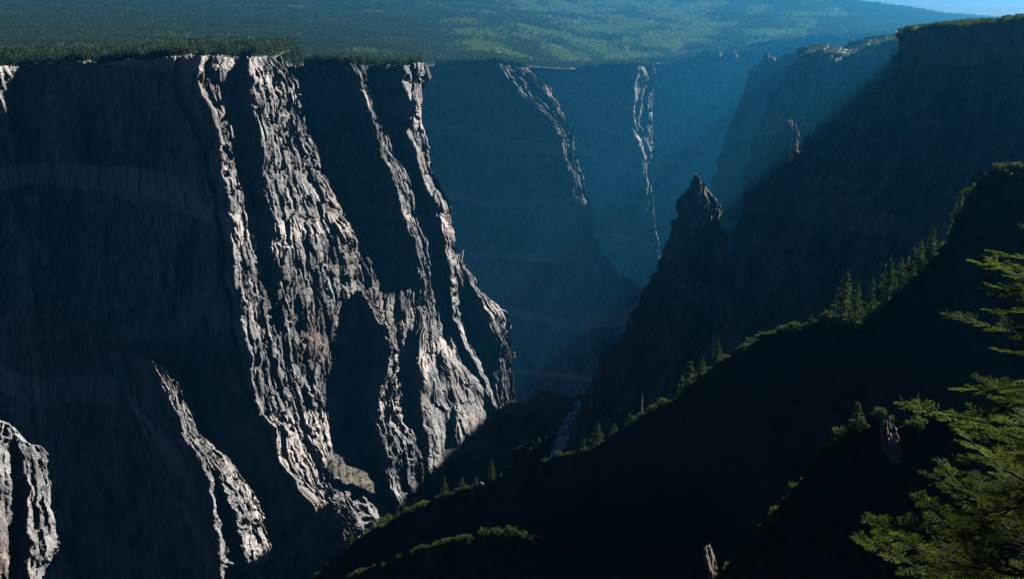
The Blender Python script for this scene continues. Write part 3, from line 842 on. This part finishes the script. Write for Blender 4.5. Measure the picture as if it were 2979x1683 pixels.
def scatter(name, pts, scl, protos, mat, label, seed=1):
    me = bpy.data.meshes.new(name)
    me.vertices.add(len(pts)); me.vertices.foreach_set('co', np.asarray(pts, np.float32).ravel())
    a = me.attributes.new('scl', 'FLOAT', 'POINT'); a.data.foreach_set('value', np.asarray(scl, np.float32))
    o = link(name, me, None, kind='stuff', label=label)
    g = bpy.data.node_groups.new(name, 'GeometryNodeTree')
    g.interface.new_socket('Geometry', in_out='INPUT', socket_type='NodeSocketGeometry')
    g.interface.new_socket('Geometry', in_out='OUTPUT', socket_type='NodeSocketGeometry')
    n = g.nodes; L = g.links
    gi, go = n.new('NodeGroupInput'), n.new('NodeGroupOutput')
    iop = n.new('GeometryNodeInstanceOnPoints')
    L.new(gi.outputs[0], iop.inputs['Points'])
    gj = n.new('GeometryNodeJoinGeometry')
    g2i = n.new('GeometryNodeGeometryToInstance')
    for p in protos:
        oi = n.new('GeometryNodeObjectInfo'); oi.inputs['Object'].default_value = p; oi.inputs['As Instance'].default_value = True
        L.new(oi.outputs['Geometry'], g2i.inputs[0])
    iop.inputs['Pick Instance'].default_value = True
    L.new(g2i.outputs[0], iop.inputs['Instance'])
    rv = n.new('FunctionNodeRandomValue'); rv.data_type = 'INT'
    rv.inputs[4].default_value = 0; rv.inputs[5].default_value = len(protos) - 1; rv.inputs['Seed'].default_value = seed
    L.new(rv.outputs[2], iop.inputs['Instance Index'])
    rr = n.new('FunctionNodeRandomValue'); rr.data_type = 'FLOAT_VECTOR'
    rr.inputs[0].default_value = (-0.1, -0.1, 0); rr.inputs[1].default_value = (0.1, 0.1, 6.283)
    L.new(rr.outputs[0], iop.inputs['Rotation'])
    na = n.new('GeometryNodeInputNamedAttribute'); na.data_type = 'FLOAT'; na.inputs['Name'].default_value = 'scl'
    L.new(na.outputs['Attribute'], iop.inputs['Scale'])
    L.new(iop.outputs[0], go.inputs[0])
    md = o.modifiers.new('scatter', 'NODES'); md.node_group = g
    return o

jun = [proto('juniper', blob_tree(300 + i, 150, 2.4, 4.6 + 0.8 * i, 0.42), M['juniper']) for i in range(4)]
oak = [proto('oak', blob_tree(330 + i, 120, 2.3, 3.0, 0.4), M['oak']) for i in range(3)]
rng = np.random.default_rng(7)
def sample_grid(G, n, u0=0, u1=1, v0=0, v1=1, power=1.0):
    nu_, nv_ = G.shape[:2]
    a = rng.uniform(u0, u1, n) * (nu_ - 1); b = (v0 + (v1 - v0) * rng.uniform(0, 1, n) ** power) * (nv_ - 1)
    i = np.minimum(a.astype(int), nu_ - 2); j = np.minimum(b.astype(int), nv_ - 2)
    fa, fb = (a - i)[:, None], (b - j)[:, None]
    return G[i, j] * (1 - fa) * (1 - fb) + G[i + 1, j] * fa * (1 - fb) + G[i, j + 1] * (1 - fa) * fb + G[i + 1, j + 1] * fa * fb
hp = sample_grid(HV, 210000, 0.06, 0.99, 0.0, 0.98, 0.8)
edge_p = sample_grid(np.concatenate([front, HV[:, :2]], 1), 9000, 0.06, 0.99, 0.0, 1.0)
pxs = hp[:, 0] / hp[:, 1]
patch = fbm(hp[:, 0] / 330, hp[:, 1] / 620, 40, 3)
mid_zone = np.exp(-((pxs - 0.12) / 0.2) ** 2) * np.clip((hp[:, 1] - 2400) / 1200, 0, 1)
is_oak = (patch + 1.0 * mid_zone - 0.60 + 0.26 * rng.normal(size=len(hp))) > 0
clear = fbm(hp[:, 0] / 90, hp[:, 1] / 160, 61, 3) + 0.45 * mid_zone > 0.75
dk = hp[~is_oak & ~clear]; lt = hp[is_oak & ~(clear & (rng.random(len(hp)) < 0.7))]
# woods on the headland tops
rim_pts = []
for V, rows, sd in RIMS:
    n = {11: 5200, 29: 2600, 57: 2600, 63: 1500, 71: 1500}.get(sd, 0)
    if n:
        rim_pts.append(sample_grid(V[:, :rows - 1][:, ::-1], n, 0.02, 0.98, 0.02, 1, 1.0))
n_rim = sum(len(r) for r in rim_pts) + len(edge_p)
dk = np.concatenate([dk, edge_p] + rim_pts)
rim_big = np.ones(len(dk)); rim_big[-n_rim:] = 1.35
scatter('woodland', dk, rng.uniform(0.7, 1.35, len(dk)) * rim_big * np.clip(dk[:, 1] / 2000, 1.0, 3.4), jun, M['juniper'], 'dense dark juniper woodland covering the plateau and the canyon rim')
scatter('scrubland', lt, rng.uniform(0.7, 1.3, len(lt)) * np.clip(lt[:, 1] / 2000, 1.0, 3.4), oak, M['oak'], 'bright green oak scrub in patches on the plateau slope')


# ------------------------------------------------------------------ grassy ledge and boulders at the wall's foot
cliff('grass_slope', [
    line(R(5, (-90, 850), (-85, 875), (-80, 905)), [10, 10, 10], 0.25),
    line(R(5, (0, 884), (0, 925), (0, 965)), [28, 26, 25], 0.25),
    line(R(5, (100, 918), (105, 965), (110, 1010)), [60, 57, 55], 0.25),
    line(R(5, (200, 972), (205, 1015), (212, 1055)), [92, 90, 88], 0.25),
    line(R(5, (300, 1062), (302, 1076), (305, 1090)), [118, 117, 116], 0.25),
], A1, 80, 30, M['turf'], 141, scale=0.6, label='small tan grassy ledge at the foot of the wall', rimnoise=0)

def ico(sub):
    bm = bmesh.new(); bmesh.ops.create_icosphere(bm, subdivisions=sub, radius=1.0)
    bm.verts.index_update()
    V = np.array([v.co[:] for v in bm.verts]); Fq = np.array([[v.index for v in f.verts] for f in bm.faces])
    bm.free()
    return V, Fq

def rock_mesh(name, seed, size, sub=4, jag=0.35, freq=1.6, flat_bottom=True):
    V, Fq = ico(sub)
    rng_ = np.random.default_rng(seed)
    # chop with random planes for broken faces
    for _ in range(14):
        n = rng_.normal(size=3); n /= np.linalg.norm(n)
        d = rng_.uniform(0.55, 0.9)
        k = V @ n - d
        V = V - np.where(k > 0, k, 0)[:, None] * n * 0.92
    a = np.arctan2(V[:, 1], V[:, 0]) * 1.3
    V *= (1 + jag * 0.35 * facet(a * freq * 1.5, V[:, 2] * freq, seed, 0.8) + jag * 0.2 * facet(a * freq * 4, V[:, 2] * freq * 3, seed + 1))[:, None]
    return raw_mesh(name, V * np.array(size), Fq, False)

stones = [proto('stone', rock_mesh('stone', 500 + i, (1, 0.8, 0.6), 2), M['floor']) for i in range(3)]
tp = []
for x, y in R(5, *[(rng.uniform(740, 1010), rng.uniform(640, 830)) for _ in range(900)]):
    q = Pz(x, y, RIVER_Z)
    tp.append((q.x, q.y, RIVER_Z + 1.5 + rng.uniform(0, 2)))
for x, y in R(5, *[(rng.uniform(1020, 1170), rng.uniform(600, 860)) for _ in range(60)]):
    q = Pz(x, y, RIVER_Z)
    tp.append((q.x, q.y, RIVER_Z + 0.4))
scatter('talus', np.array(tp), rng.uniform(0.5, 3.2, len(tp)) ** 1.0, stones, M['floor'], 'shadowed boulders heaped beside the river', 4)

# ------------------------------------------------------------------ vegetation and rocks one by one
con = [conifer_meshes(11, 2.1 + 0.35 * (i % 3), 700 + i) for i in range(5)]
snag = [conifer_meshes(9, 1.3, 740 + i, bare=1.0)[0] for i in range(2)]
for w, c in con:
    w.materials.append(M['bark']); c.materials.append(M['conifer'])
for w in snag:
    w.materials.append(M['dead'])
bsh = [bush_mesh(1.0, 1.1, 760 + i) for i in range(4)]
for c, w in bsh:
    c.materials.append(M['bush']); w.materials.append(M['bark'])

def base_on(slope, px, py, push=0.6):
    """ground point of a near slope seen at the photo point"""
    cpx, cpy, c3, G = NEAR[slope]
    d = np.array(ray(px, py)); d /= np.linalg.norm(d)
    Q = G.reshape(-1, 3)
    t = Q @ d
    off_ = np.linalg.norm(Q - t[:, None] * d, axis=1)
    off_[t <= 0] = 1e9
    best = off_ < off_.min() + 0.8
    tt = t[best].min()
    return Q[best][np.argmin(t[best])]

def tag_all(o, label, cat, group=None):
    o['label'] = label; o['category'] = cat
    if group: o['group'] = group

def place_tree(kind, slope, px, top, base, label, group=None, seed=0, wide=1.0):
    g = base_on(slope, px, base)
    hpx = base - top
    h = hpx / F0 * g[1] / (CP + (H0 / 2 - base) / F0 * SP) * 1.06
    e = bpy.data.objects.new({'c': 'conifer', 's': 'dead_tree'}[kind], None); COL.objects.link(e)
    e.empty_display_size = 0.3
    e.location = g
    e.rotation_euler = (0, 0, (seed * 2.4) % 6.28)
    if kind == 'c':
        w, c = con[seed % 5]
        s = h / 11
        link('trunk', w, parent=e); link('crown', c, parent=e)
    else:
        s = h / 9
        w = snag[seed % 2]
        link('trunk', w, parent=e)
    e.scale = (s * wide * 1.25, s * wide * 1.25, s * (0.95 + 0.1 * ((seed * 0.37) % 1)))
    tag_all(e, label, 'conifer' if kind == 'c' else 'dead tree', group)
    return e

TREES = [
    ('c', 'main', 2767, 556, 700, 'tall narrow conifer standing alone at the top of the dark spur', None, .8),
    ('c', 'main', 2692, 662, 790, 'pointed conifer, taller of the clump below the lone narrow conifer', None, .9),
    ('c', 'main', 2663, 695, 800, 'conifer pressed against the pointed one high on the spur', None, .9),
    ('c', 'main', 2633, 714, 850, 'broad shaggy conifer in the middle of the upper spur clump', None, 1.1),
    ('c', 'main', 2604, 758, 870, 'short conifer between two broad ones on the upper spur', None, 1.0),
    ('c', 'main', 2563, 764, 910, 'broad full conifer at the lower end of the upper clump', None, 1.15),
    ('c', 'main', 2455, 774, 915, 'tall dense conifer beside the shrubby bump of the spur', None, 1.0),
    ('c', 'main', 2487, 816, 935, 'slim conifer just uphill of the tall dense one', 'slim conifers by the spur bump', .8),
    ('c', 'main', 2516, 818, 945, 'slim conifer just uphill of the tall dense one', 'slim conifers by the spur bump', .8),
    ('c', 'main', 2344, 905, 950, 'little conifer poking out of the crest shrubs', None, 1.0),
    ('c', 'main', 2078, 985, 1070, 'conifer right below the big lit bush on the crest', None, 1.1),
    ('c', 'main', 2034, 1038, 1110, 'shorter conifer between two larger ones halfway down the spur', None, 1.0),
    ('c', 'main', 1992, 1046, 1215, 'largest conifer halfway down the spur crest', None, 1.0),
    ('c', 'main', 1968, 1090, 1215, 'conifer leaning on the largest one halfway down the spur', None, 1.0),
    ('s', 'main', 1856, 1135, 1225, 'bare grey dead tree on the spur crest', None, .8),
    ('c', 'main', 1824, 1208, 1270, 'bushy conifer just below the bare dead tree', None, 1.2),
    ('c', 'main', 1777, 1236, 1300, 'mid sized conifer uphill of the dark pair above the river', None, 1.2),
    ('c', 'main', 1727, 1230, 1340, 'tallest conifer of the group standing before the river', None, 1.0),
    ('c', 'main', 1689, 1278, 1365, 'slender conifer right beside the river view', None, .9),
    ('c', 'main', 1660, 1310, 1365, 'small conifer at the edge of the river view', None, .9),
    ('c', 'main', 1426, 1335, 1400, 'dark conifer beside the black rock outcrop', None, 1.0),
    ('c', 'main', 1374, 1383, 1430, 'small round conifer, middle of the low trio', None, 1.2),
    ('c', 'main', 1339, 1389, 1450, 'dense conifer against the shaded canyon foot', None, 1.1),
    ('c', 'main', 1289, 1389, 1462, 'pointed conifer at the lower end of the low trio', None, 1.0),
    ('c', 'main', 1155, 1480, 1525, 'small dark conifer uphill of the dark bush at the low end', None, 1.1),
    ('c', 'main', 1082, 1518, 1570, 'middle one of the three lowest conifers on the spur', None, 1.1),
    ('c', 'main', 1017, 1530, 1600, 'lowest conifer of all on the spur crest', None, 1.0),
    ('c', 'main', 1540, 1400, 1450, 'faint conifer on the shaded slope under the rock outcrop', 'faint conifers on the shaded slope', 1.0),
    ('c', 'main', 1496, 1455, 1510, 'faint conifer on the shaded slope under the rock outcrop', 'faint conifers on the shaded slope', 1.0),
    ('c', 'shelf', 1412, 1526, 1592, 'dark conifer rising from the brushy shelf', None, 1.0),
    ('c', 'low', 2487, 1140, 1240, 'broad shaggy conifer on top of the lower ridge', None, 1.25),
    ('s', 'low', 2642, 1122, 1222, 'pale leafless dead tree behind the rock outcrop of the lower ridge', None, .9),
]
for i, (k, sl, px, top, bs, lab, grp, wd) in enumerate(TREES):
    place_tree(k, sl, px, top, bs, lab, grp, i, wd)

def place_bush(slope, px, py, wpx, hpx, label, group=None, seed=0):
    g = base_on(slope, px, py) if isinstance(slope, str) else np.array(slope)
    k = np.linalg.norm(g) / F0
    c, w = bsh[seed % 4]
    e = bpy.data.objects.new('bush', None); COL.objects.link(e)
    e.empty_display_size = 0.3
    e.location = g; e.rotation_euler = (0, 0, seed * 1.9 % 6.28)
    e.scale = (wpx * k / 2, wpx * k / 2, hpx * k / 1.1)
    link('crown', c, parent=e); link('stem', w, parent=e)
    tag_all(e, label, 'bush', group)

BUSHES = [
    ('main', 2172, 1040, 80, 48, 'largest bright green bush on the spur crest', None),
    ('main', 2225, 1000, 50, 30, 'green crest bush beside the largest one', None),
    ('main', 2262, 985, 46, 30, 'lowest bush on the shrubby crest bump', None),
    ('main', 2300, 970, 46, 26, 'bush just downhill of the little conifer on the crest bump', None),
    ('main', 2345, 960, 50, 24, 'bush around the foot of the little crest conifer', None),
    ('main', 2395, 932, 60, 28, 'widest bush on top of the shrubby crest bump', None),
    ('main', 2430, 930, 40, 22, 'small bush between the crest bump and the tall dense conifer', None),
    ('main', 2735, 730, 44, 26, 'green bush beneath the lone narrow conifer', None),
    ('main', 2715, 755, 40, 24, 'green bush beneath the pointed conifer', None),
    ('main', 1923, 1190, 60, 38, 'bush uphill of the bare dead tree', None),
    ('main', 1970, 1250, 50, 26, 'lit bush under the largest spur conifer', None),
    ('main', 1760, 1310, 50, 28, 'bush at the feet of the tallest river conifer', None),
    ('main', 1642, 1380, 60, 26, 'leafy bush between the outcrop and the river conifers', None),
    ('main', 1610, 1400, 46, 20, 'low bush just downhill of the leafy one', None),
    ('main', 1240, 1478, 60, 26, 'dark bush just below the pointed conifer of the low trio', None),
    ('main', 1205, 1490, 50, 26, 'dark bush between two others on the low spur crest', None),
    ('main', 1120, 1530, 60, 28, 'dark bush among the lowest conifers of the spur', None),
    ('shelf', 1330, 1585, 60, 28, 'bright bush next to the widest one on the shelf', None),
    ('shelf', 1370, 1585, 66, 30, 'widest bright bush on the brushy shelf', None),
    ('shelf', 1440, 1566, 50, 26, 'bright bush between the shelf conifer and the upright bush', None),
    ('shelf', 1476, 1560, 36, 34, 'upright bright bush at the end of the shelf', None),
    ('shelf', 1285, 1600, 50, 22, 'low bright bush beside the boulder on the shelf', None),
    ('shelf', 1170, 1640, 60, 26, 'dim bush on the lower end of the shelf', 'dim bushes low on the shelf'),
    ('shelf', 1130, 1655, 60, 26, 'dim bush on the lower end of the shelf', 'dim bushes low on the shelf'),
    ('low', 2318, 1420, 40, 22, 'highest small bush on the bare edge of the lower ridge', None),
    ('low', 2283, 1468, 40, 20, 'small bush on the edge of the lower ridge', 'small bushes on the lower ridge edge'),
    ('low', 2355, 1375, 30, 16, 'small bush on the edge of the lower ridge', 'small bushes on the lower ridge edge'),
    ('low', 2137, 1640, 60, 24, 'wide low bush beside the pale leaning slab', None),
    ('low', 2505, 1222, 50, 26, 'bush on the rock outcrop of the lower ridge', 'bushes on the outcrop'),
    ('low', 2545, 1216, 54, 24, 'bush on the rock outcrop of the lower ridge', 'bushes on the outcrop'),
    ('low', 2660, 1235, 50, 40, 'bright bush tucked between the outcrop and the fir', None),
]
for i, (sl, px, py, w, h, lab, grp) in enumerate(BUSHES):
    place_bush(sl, px, py, w, h, lab, grp, i)
G97 = SHEETS[97]
def rim_at(seed, px):
    e = SHEETS[seed][:, 2]
    ppx = W0 / 2 + F0 * e[:, 0] / (e[:, 1] * CP - e[:, 2] * SP)
    return e[np.argmin(np.abs(ppx - px))]
place_bush(rim_at(97, 2762), 0, 0, 24, 16, 'round dark bush alone on the dark cliff rim', None, 2)
place_bush(rim_at(97, 2960), 0, 0, 26, 16, 'dark rounded bush at the highest point of the cliff rim', None, 3)

def place_rock(name, slope, px, py, size, rot, label, mat, seed, cat='rock', sub=4, group=None, jag=0.4, lift=0.0):
    g = base_on(slope, px, py)
    o = link(name, rock_mesh(name, seed, size, sub, jag), mat)
    o.location = g + np.array([0, -0.3, lift]); o.rotation_euler = rot
    tag_all(o, label, cat, group)
    return o
place_rock('rock_outcrop', 'main', 1549, 1366, (6.0, 4, 9.5), (0.05, 0.16, 0.4), 'black jagged rock outcrop standing before the river', M['silhouette_rock'], 601, 'rock outcrop', 5, jag=0.9, lift=2.5)
place_rock('rock_outcrop', 'main', 1500, 1372, (5, 4, 4), (0.05, -0.2, 1.0), 'low shoulder of dark rock beside the jagged outcrop', M['silhouette_rock'], 602, 'rock outcrop', 4)
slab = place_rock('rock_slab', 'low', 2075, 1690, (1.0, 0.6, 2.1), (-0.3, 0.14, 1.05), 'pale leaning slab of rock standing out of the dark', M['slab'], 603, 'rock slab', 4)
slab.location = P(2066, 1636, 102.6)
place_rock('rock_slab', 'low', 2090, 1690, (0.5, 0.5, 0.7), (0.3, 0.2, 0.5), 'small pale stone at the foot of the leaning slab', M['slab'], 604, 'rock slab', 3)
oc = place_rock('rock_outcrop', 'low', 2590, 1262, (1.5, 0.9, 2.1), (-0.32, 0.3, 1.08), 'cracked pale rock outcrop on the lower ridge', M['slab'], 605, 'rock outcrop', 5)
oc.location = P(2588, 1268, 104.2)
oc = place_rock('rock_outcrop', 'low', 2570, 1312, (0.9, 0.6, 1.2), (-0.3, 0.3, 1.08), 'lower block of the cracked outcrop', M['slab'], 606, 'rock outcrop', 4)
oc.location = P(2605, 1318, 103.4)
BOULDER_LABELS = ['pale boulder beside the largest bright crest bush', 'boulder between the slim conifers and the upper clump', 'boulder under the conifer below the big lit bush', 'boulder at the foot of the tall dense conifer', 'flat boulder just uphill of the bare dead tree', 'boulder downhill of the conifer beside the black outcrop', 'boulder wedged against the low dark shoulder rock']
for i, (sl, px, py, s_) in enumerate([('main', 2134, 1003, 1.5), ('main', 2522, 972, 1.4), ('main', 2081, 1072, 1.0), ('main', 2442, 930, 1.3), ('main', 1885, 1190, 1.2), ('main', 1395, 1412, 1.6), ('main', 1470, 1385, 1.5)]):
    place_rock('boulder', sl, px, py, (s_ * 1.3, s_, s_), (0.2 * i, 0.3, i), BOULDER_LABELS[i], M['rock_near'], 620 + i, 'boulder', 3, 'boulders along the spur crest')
for i, (px, py, s_) in enumerate([(1648, 1660, 1.2), (1632, 1668, 0.8), (1794, 1676, 1.3), (1240, 1600, 1.0)]):
    place_rock('boulder', 'shelf', px, py, (s_ * 1.3, s_, s_ * .7), (0.2 * i, 0.3, i), ['pale boulder at the far end of the shelf', 'smaller boulder touching the pale one on the shelf', 'lone boulder low on the slope under the shelf', 'boulder among the bright shelf bushes'][i], M['rock_near'], 640 + i, 'boulder', 3, 'boulders on the shelf')

# shrubs too many to count: spur undergrowth, scrub on the cliff rims, brush on the grassy ledge
low = [proto('shrub', bush_mesh(0.9, 0.9, 780 + i, 260, 0.10)[0], M['bush']) for i in range(3)]
up = [sample_grid(NEAR['main'][3], 2200, 0.02, 0.98, 0, 0.06, 1.4), sample_grid(NEAR['main'][3], 1500, 0.02, 0.98, 0.05, 0.9, 1.0),
      sample_grid(NEAR['low'][3], 260, 0.02, 0.98, 0, 0.05), sample_grid(NEAR['low'][3], 350, 0.02, 0.98, 0.05, 0.9), sample_grid(NEAR['shelf'][3], 380, 0.1, 0.9, 0, 0.35), sample_grid(NEAR['shelf'][3], 700, 0.05, 0.95, 0, 0.06)]
upn = np.concatenate(up)
upn = upn[(fbm(upn[:, 0] / 9, upn[:, 1] / 9 + upn[:, 2] / 7, 71, 2) + 0.25 * rng.normal(size=len(upn))) > -0.05]
scatter('undergrowth', upn, (0.3 + 1.9 * rng.uniform(0, 1, len(upn)) ** 2.2) * np.where(upn[:, 1] < 130, 0.5, 1.0), low, M['bush'], 'dark low brush covering the shaded spurs', 6)
rp = [sample_grid(SHEETS[97][:, 2:6][:, ::-1], 3200, 0.02, 0.9, 0.0, 0.7, 1.0), sample_grid(SHEETS[83][:, 1:4][:, ::-1], 2600, 0.02, 0.95, 0.0, 1.0, 1.0), sample_grid(SHEETS[141], 60)]
for x, y in R(5, *[(rng.uniform(560, 790), rng.uniform(740, 880)) for _ in range(120)]):
    q = Pz(x, y, RIVER_Z + 1)
    rp.append(np.array([[q.x, q.y, q.z]]))
rpn = np.concatenate(rp)
scatter('rim_scrub', rpn, np.where(rpn[:, 1] > 1100, 2.6, 1.3) * rng.uniform(0.7, 1.6, len(rpn)), low, M['bush'], 'low grey green scrub along the cliff rims', 8)

# ------------------------------------------------------------------ the near fir
def fir_branch(L, seed):
    r_ = np.random.default_rng(seed)
    segs = []                                   # (p0, p1, r0, r1, needled)
    n = 9
    s = np.linspace(0, 1, n)
    ax = np.stack([s * L, 0.05 * L * np.sin(s * 3 + seed), -0.10 * L * s + 0.13 * L * s ** 2.5], 1)
    pt = lambda q: np.array([np.interp(q, s, ax[:, i]) for i in range(3)])
    wood = [tube(ax, np.linspace(0.022, 0.003, n) * (L / 3 + 0.3), 5)]
    q = 0.22
    tw = []
    while q < 0.985:
        for sd in (-1, 1):
            if r_.random() < 0.12: continue
            l = L * 0.24 * (1 - q) ** 0.7 * min(1, (q + 0.1) * 2.2) * r_.uniform(0.5, 1.2) + 0.07
            a = math.radians(r_.uniform(42, 62)) * sd
            d = np.array([math.cos(a), math.sin(a), r_.uniform(-0.25, 0.45)])
            tw.append((pt(q), d, l, 1))
        q += r_.uniform(0.045, 0.075) * (1.6 / L) ** 0.5
    tw.append((pt(0.8), np.array([1.0, 0, 0.1]), L * 0.2, 1))
    sub = []
    for p, d, l, o in tw:
        wood.append(tube([p, p + d * l * .5 + [0, 0, 0.01], p + d * l], [0.004, 0.003, 0.0015], 3))
        k = 0.25
        while k < 0.95 and l > 0.14:
            for sd in (-1, 1):
                a = math.radians(r_.uniform(40, 60)) * sd
                dd = np.array([d[0] * math.cos(a) - d[1] * math.sin(a), d[0] * math.sin(a) + d[1] * math.cos(a), d[2] + r_.uniform(-.1, .1)])
                sub.append((p + d * l * k, dd, l * 0.36 * (1.1 - k) + 0.03, 2))
            k += 0.07 / l
    for p, d, l, o in sub:
        wood.append(tube([p, p + d * l], [0.002, 0.001], 3))
    NV = []
    for p, d, l, o in tw + sub:
        m = max(6, int(l / 0.005))
        t = r_.uniform(0.05 if o == 2 else 0.3, 1.03, m)
        sd = np.where(np.arange(m) % 2 == 0, 1, -1)
        base = p + d * (l * t)[:, None]
        side = np.array([-d[1], d[0], 0]); side /= np.linalg.norm(side) + 1e-9
        nd = d * r_.uniform(0.35, 0.7, m)[:, None] + side * (sd * r_.uniform(0.6, 1, m))[:, None] + np.array([0, 0, 1.0]) * r_.uniform(-0.5, 0.9, m)[:, None]
        nd /= np.linalg.norm(nd, axis=1, keepdims=True)
        ln = r_.uniform(0.018, 0.03, m)[:, None]
        wv = np.cross(nd, r_.normal(size=(m, 3))); wv /= np.linalg.norm(wv, axis=1, keepdims=True) + 1e-9
        NV.append(np.stack([base - wv * 0.0016, base + wv * 0.0016, base + nd * ln * 0.6 + wv * 0.002, base + nd * ln], 1))
    NV = np.concatenate(NV)
    nm = raw_mesh('needles', NV.reshape(-1, 3), np.arange(NV.shape[0] * 4).reshape(-1, 4))
    wm = raw_mesh('branch', *join(wood), True)
    nm.materials.append(M['fir']); wm.materials.append(M['twig'])
    return wm, nm
M['twig'] = simple_mat('fir_twig', [(0.4, (0.012, 0.010, 0.008)), (0.62, (0.05, 0.043, 0.034)), (0.72, (0.16, 0.15, 0.13))], 6.0, bdist=0.004)
lens = [0.7, 1.2, 1.8, 2.5, 3.2, 4.0]
fb = [[fir_branch(l, 800 + i * 7 + k) for k in range(2)] for i, l in enumerate(lens)]
apex = P(3235, 190, 13.0)
fir = bpy.data.objects.new('fir_tree', None); COL.objects.link(fir)
fir.location = (apex[0], apex[1], -11.2)
tag_all(fir, 'near fir tree with backlit yellow green needle sprays', 'fir tree')
top_h = apex[2] + 11.2
zz = np.linspace(-0.5, top_h, 14)
tm = raw_mesh('trunk', *tube(np.stack([0.05 * np.sin(zz), 0.04 * np.cos(zz * 1.3), zz], 1), np.linspace(0.2, 0.012, 14), 10), True)
link('trunk', tm, M['bark'], fir)
rf = np.random.default_rng(4242)
h = 0.25
while h < 9.6:
    for k in range(rf.integers(5, 8)):
        az = rf.uniform(0, 2 * math.pi)
        L = (0.28 + 0.40 * h ** 0.92) * rf.uniform(0.5, 1.1)
        j = int(np.argmin([abs(l - L) for l in lens]))
        wm, nm = fb[j][rf.integers(0, 2)]
        b_ = link('branch', wm, parent=fir)
        b_.location = (0, 0, top_h - h + rf.uniform(-0.08, 0.08))
        sc_ = L / lens[j]
        b_.scale = (sc_, sc_ * rf.choice([-1, 1]), sc_)
        b_.rotation_euler = (rf.uniform(-0.35, 0.35), rf.uniform(-0.18, 0.24) - 0.25 * max(0, 1 - h / 2), az)
        link('needles', nm, parent=b_)
    h += rf.uniform(0.22, 0.38)
xs, ys = np.linspace(-14, 26, 50), np.linspace(-10, 14.5, 40)
XX, YY = np.meshgrid(xs, ys, indexing='ij')
ZZ = -1.9 - 9.2 * np.clip(np.maximum((YY + 1) / 9, (XX - 1) / 7), 0, 1) ** 0.8 + 0.12 * fbm(XX / 1.5, YY / 1.5, 3, 3)
link('rim_ground', grid_mesh('rim_ground', np.stack([XX, YY, ZZ], -1)), M['soil'], kind='structure', label='stony rim ground at the foot of the near fir')

# ------------------------------------------------------------------ haze
def haze():
    x0, x1, y0, y1, z0, z1 = -11000, 18000, -400, 38000, min(float(V[..., 2].min()) for V in SHEETS.values()) - 2.0, 30.0
    corners = [(x, y, z) for x in (x0, x1) for y in (y0, y1) for z in (z0, z1)]
    Fq = [(0, 1, 3, 2), (4, 6, 7, 5), (0, 4, 5, 1), (2, 3, 7, 6), (0, 2, 6, 4), (1, 5, 7, 3)]
    m = bpy.data.materials.new('haze')
    m.use_nodes = True
    nt = m.node_tree
    nt.nodes.remove(nt.nodes['Principled BSDF'])
    v = nt.nodes.new('ShaderNodeVolumePrincipled')
    v.inputs['Color'].default_value = (*HAZE_COLOR, 1)
    v.inputs['Density'].default_value = HAZE_DENSITY
    v.inputs['Anisotropy'].default_value = HAZE_G
    nt.links.new(v.outputs[0], nt.nodes['Material Output'].inputs['Volume'])
    link('haze', raw_mesh('haze', np.array(corners, float), np.array(Fq)), m, kind='stuff', label='thin blue haze filling the canyon air')
haze()
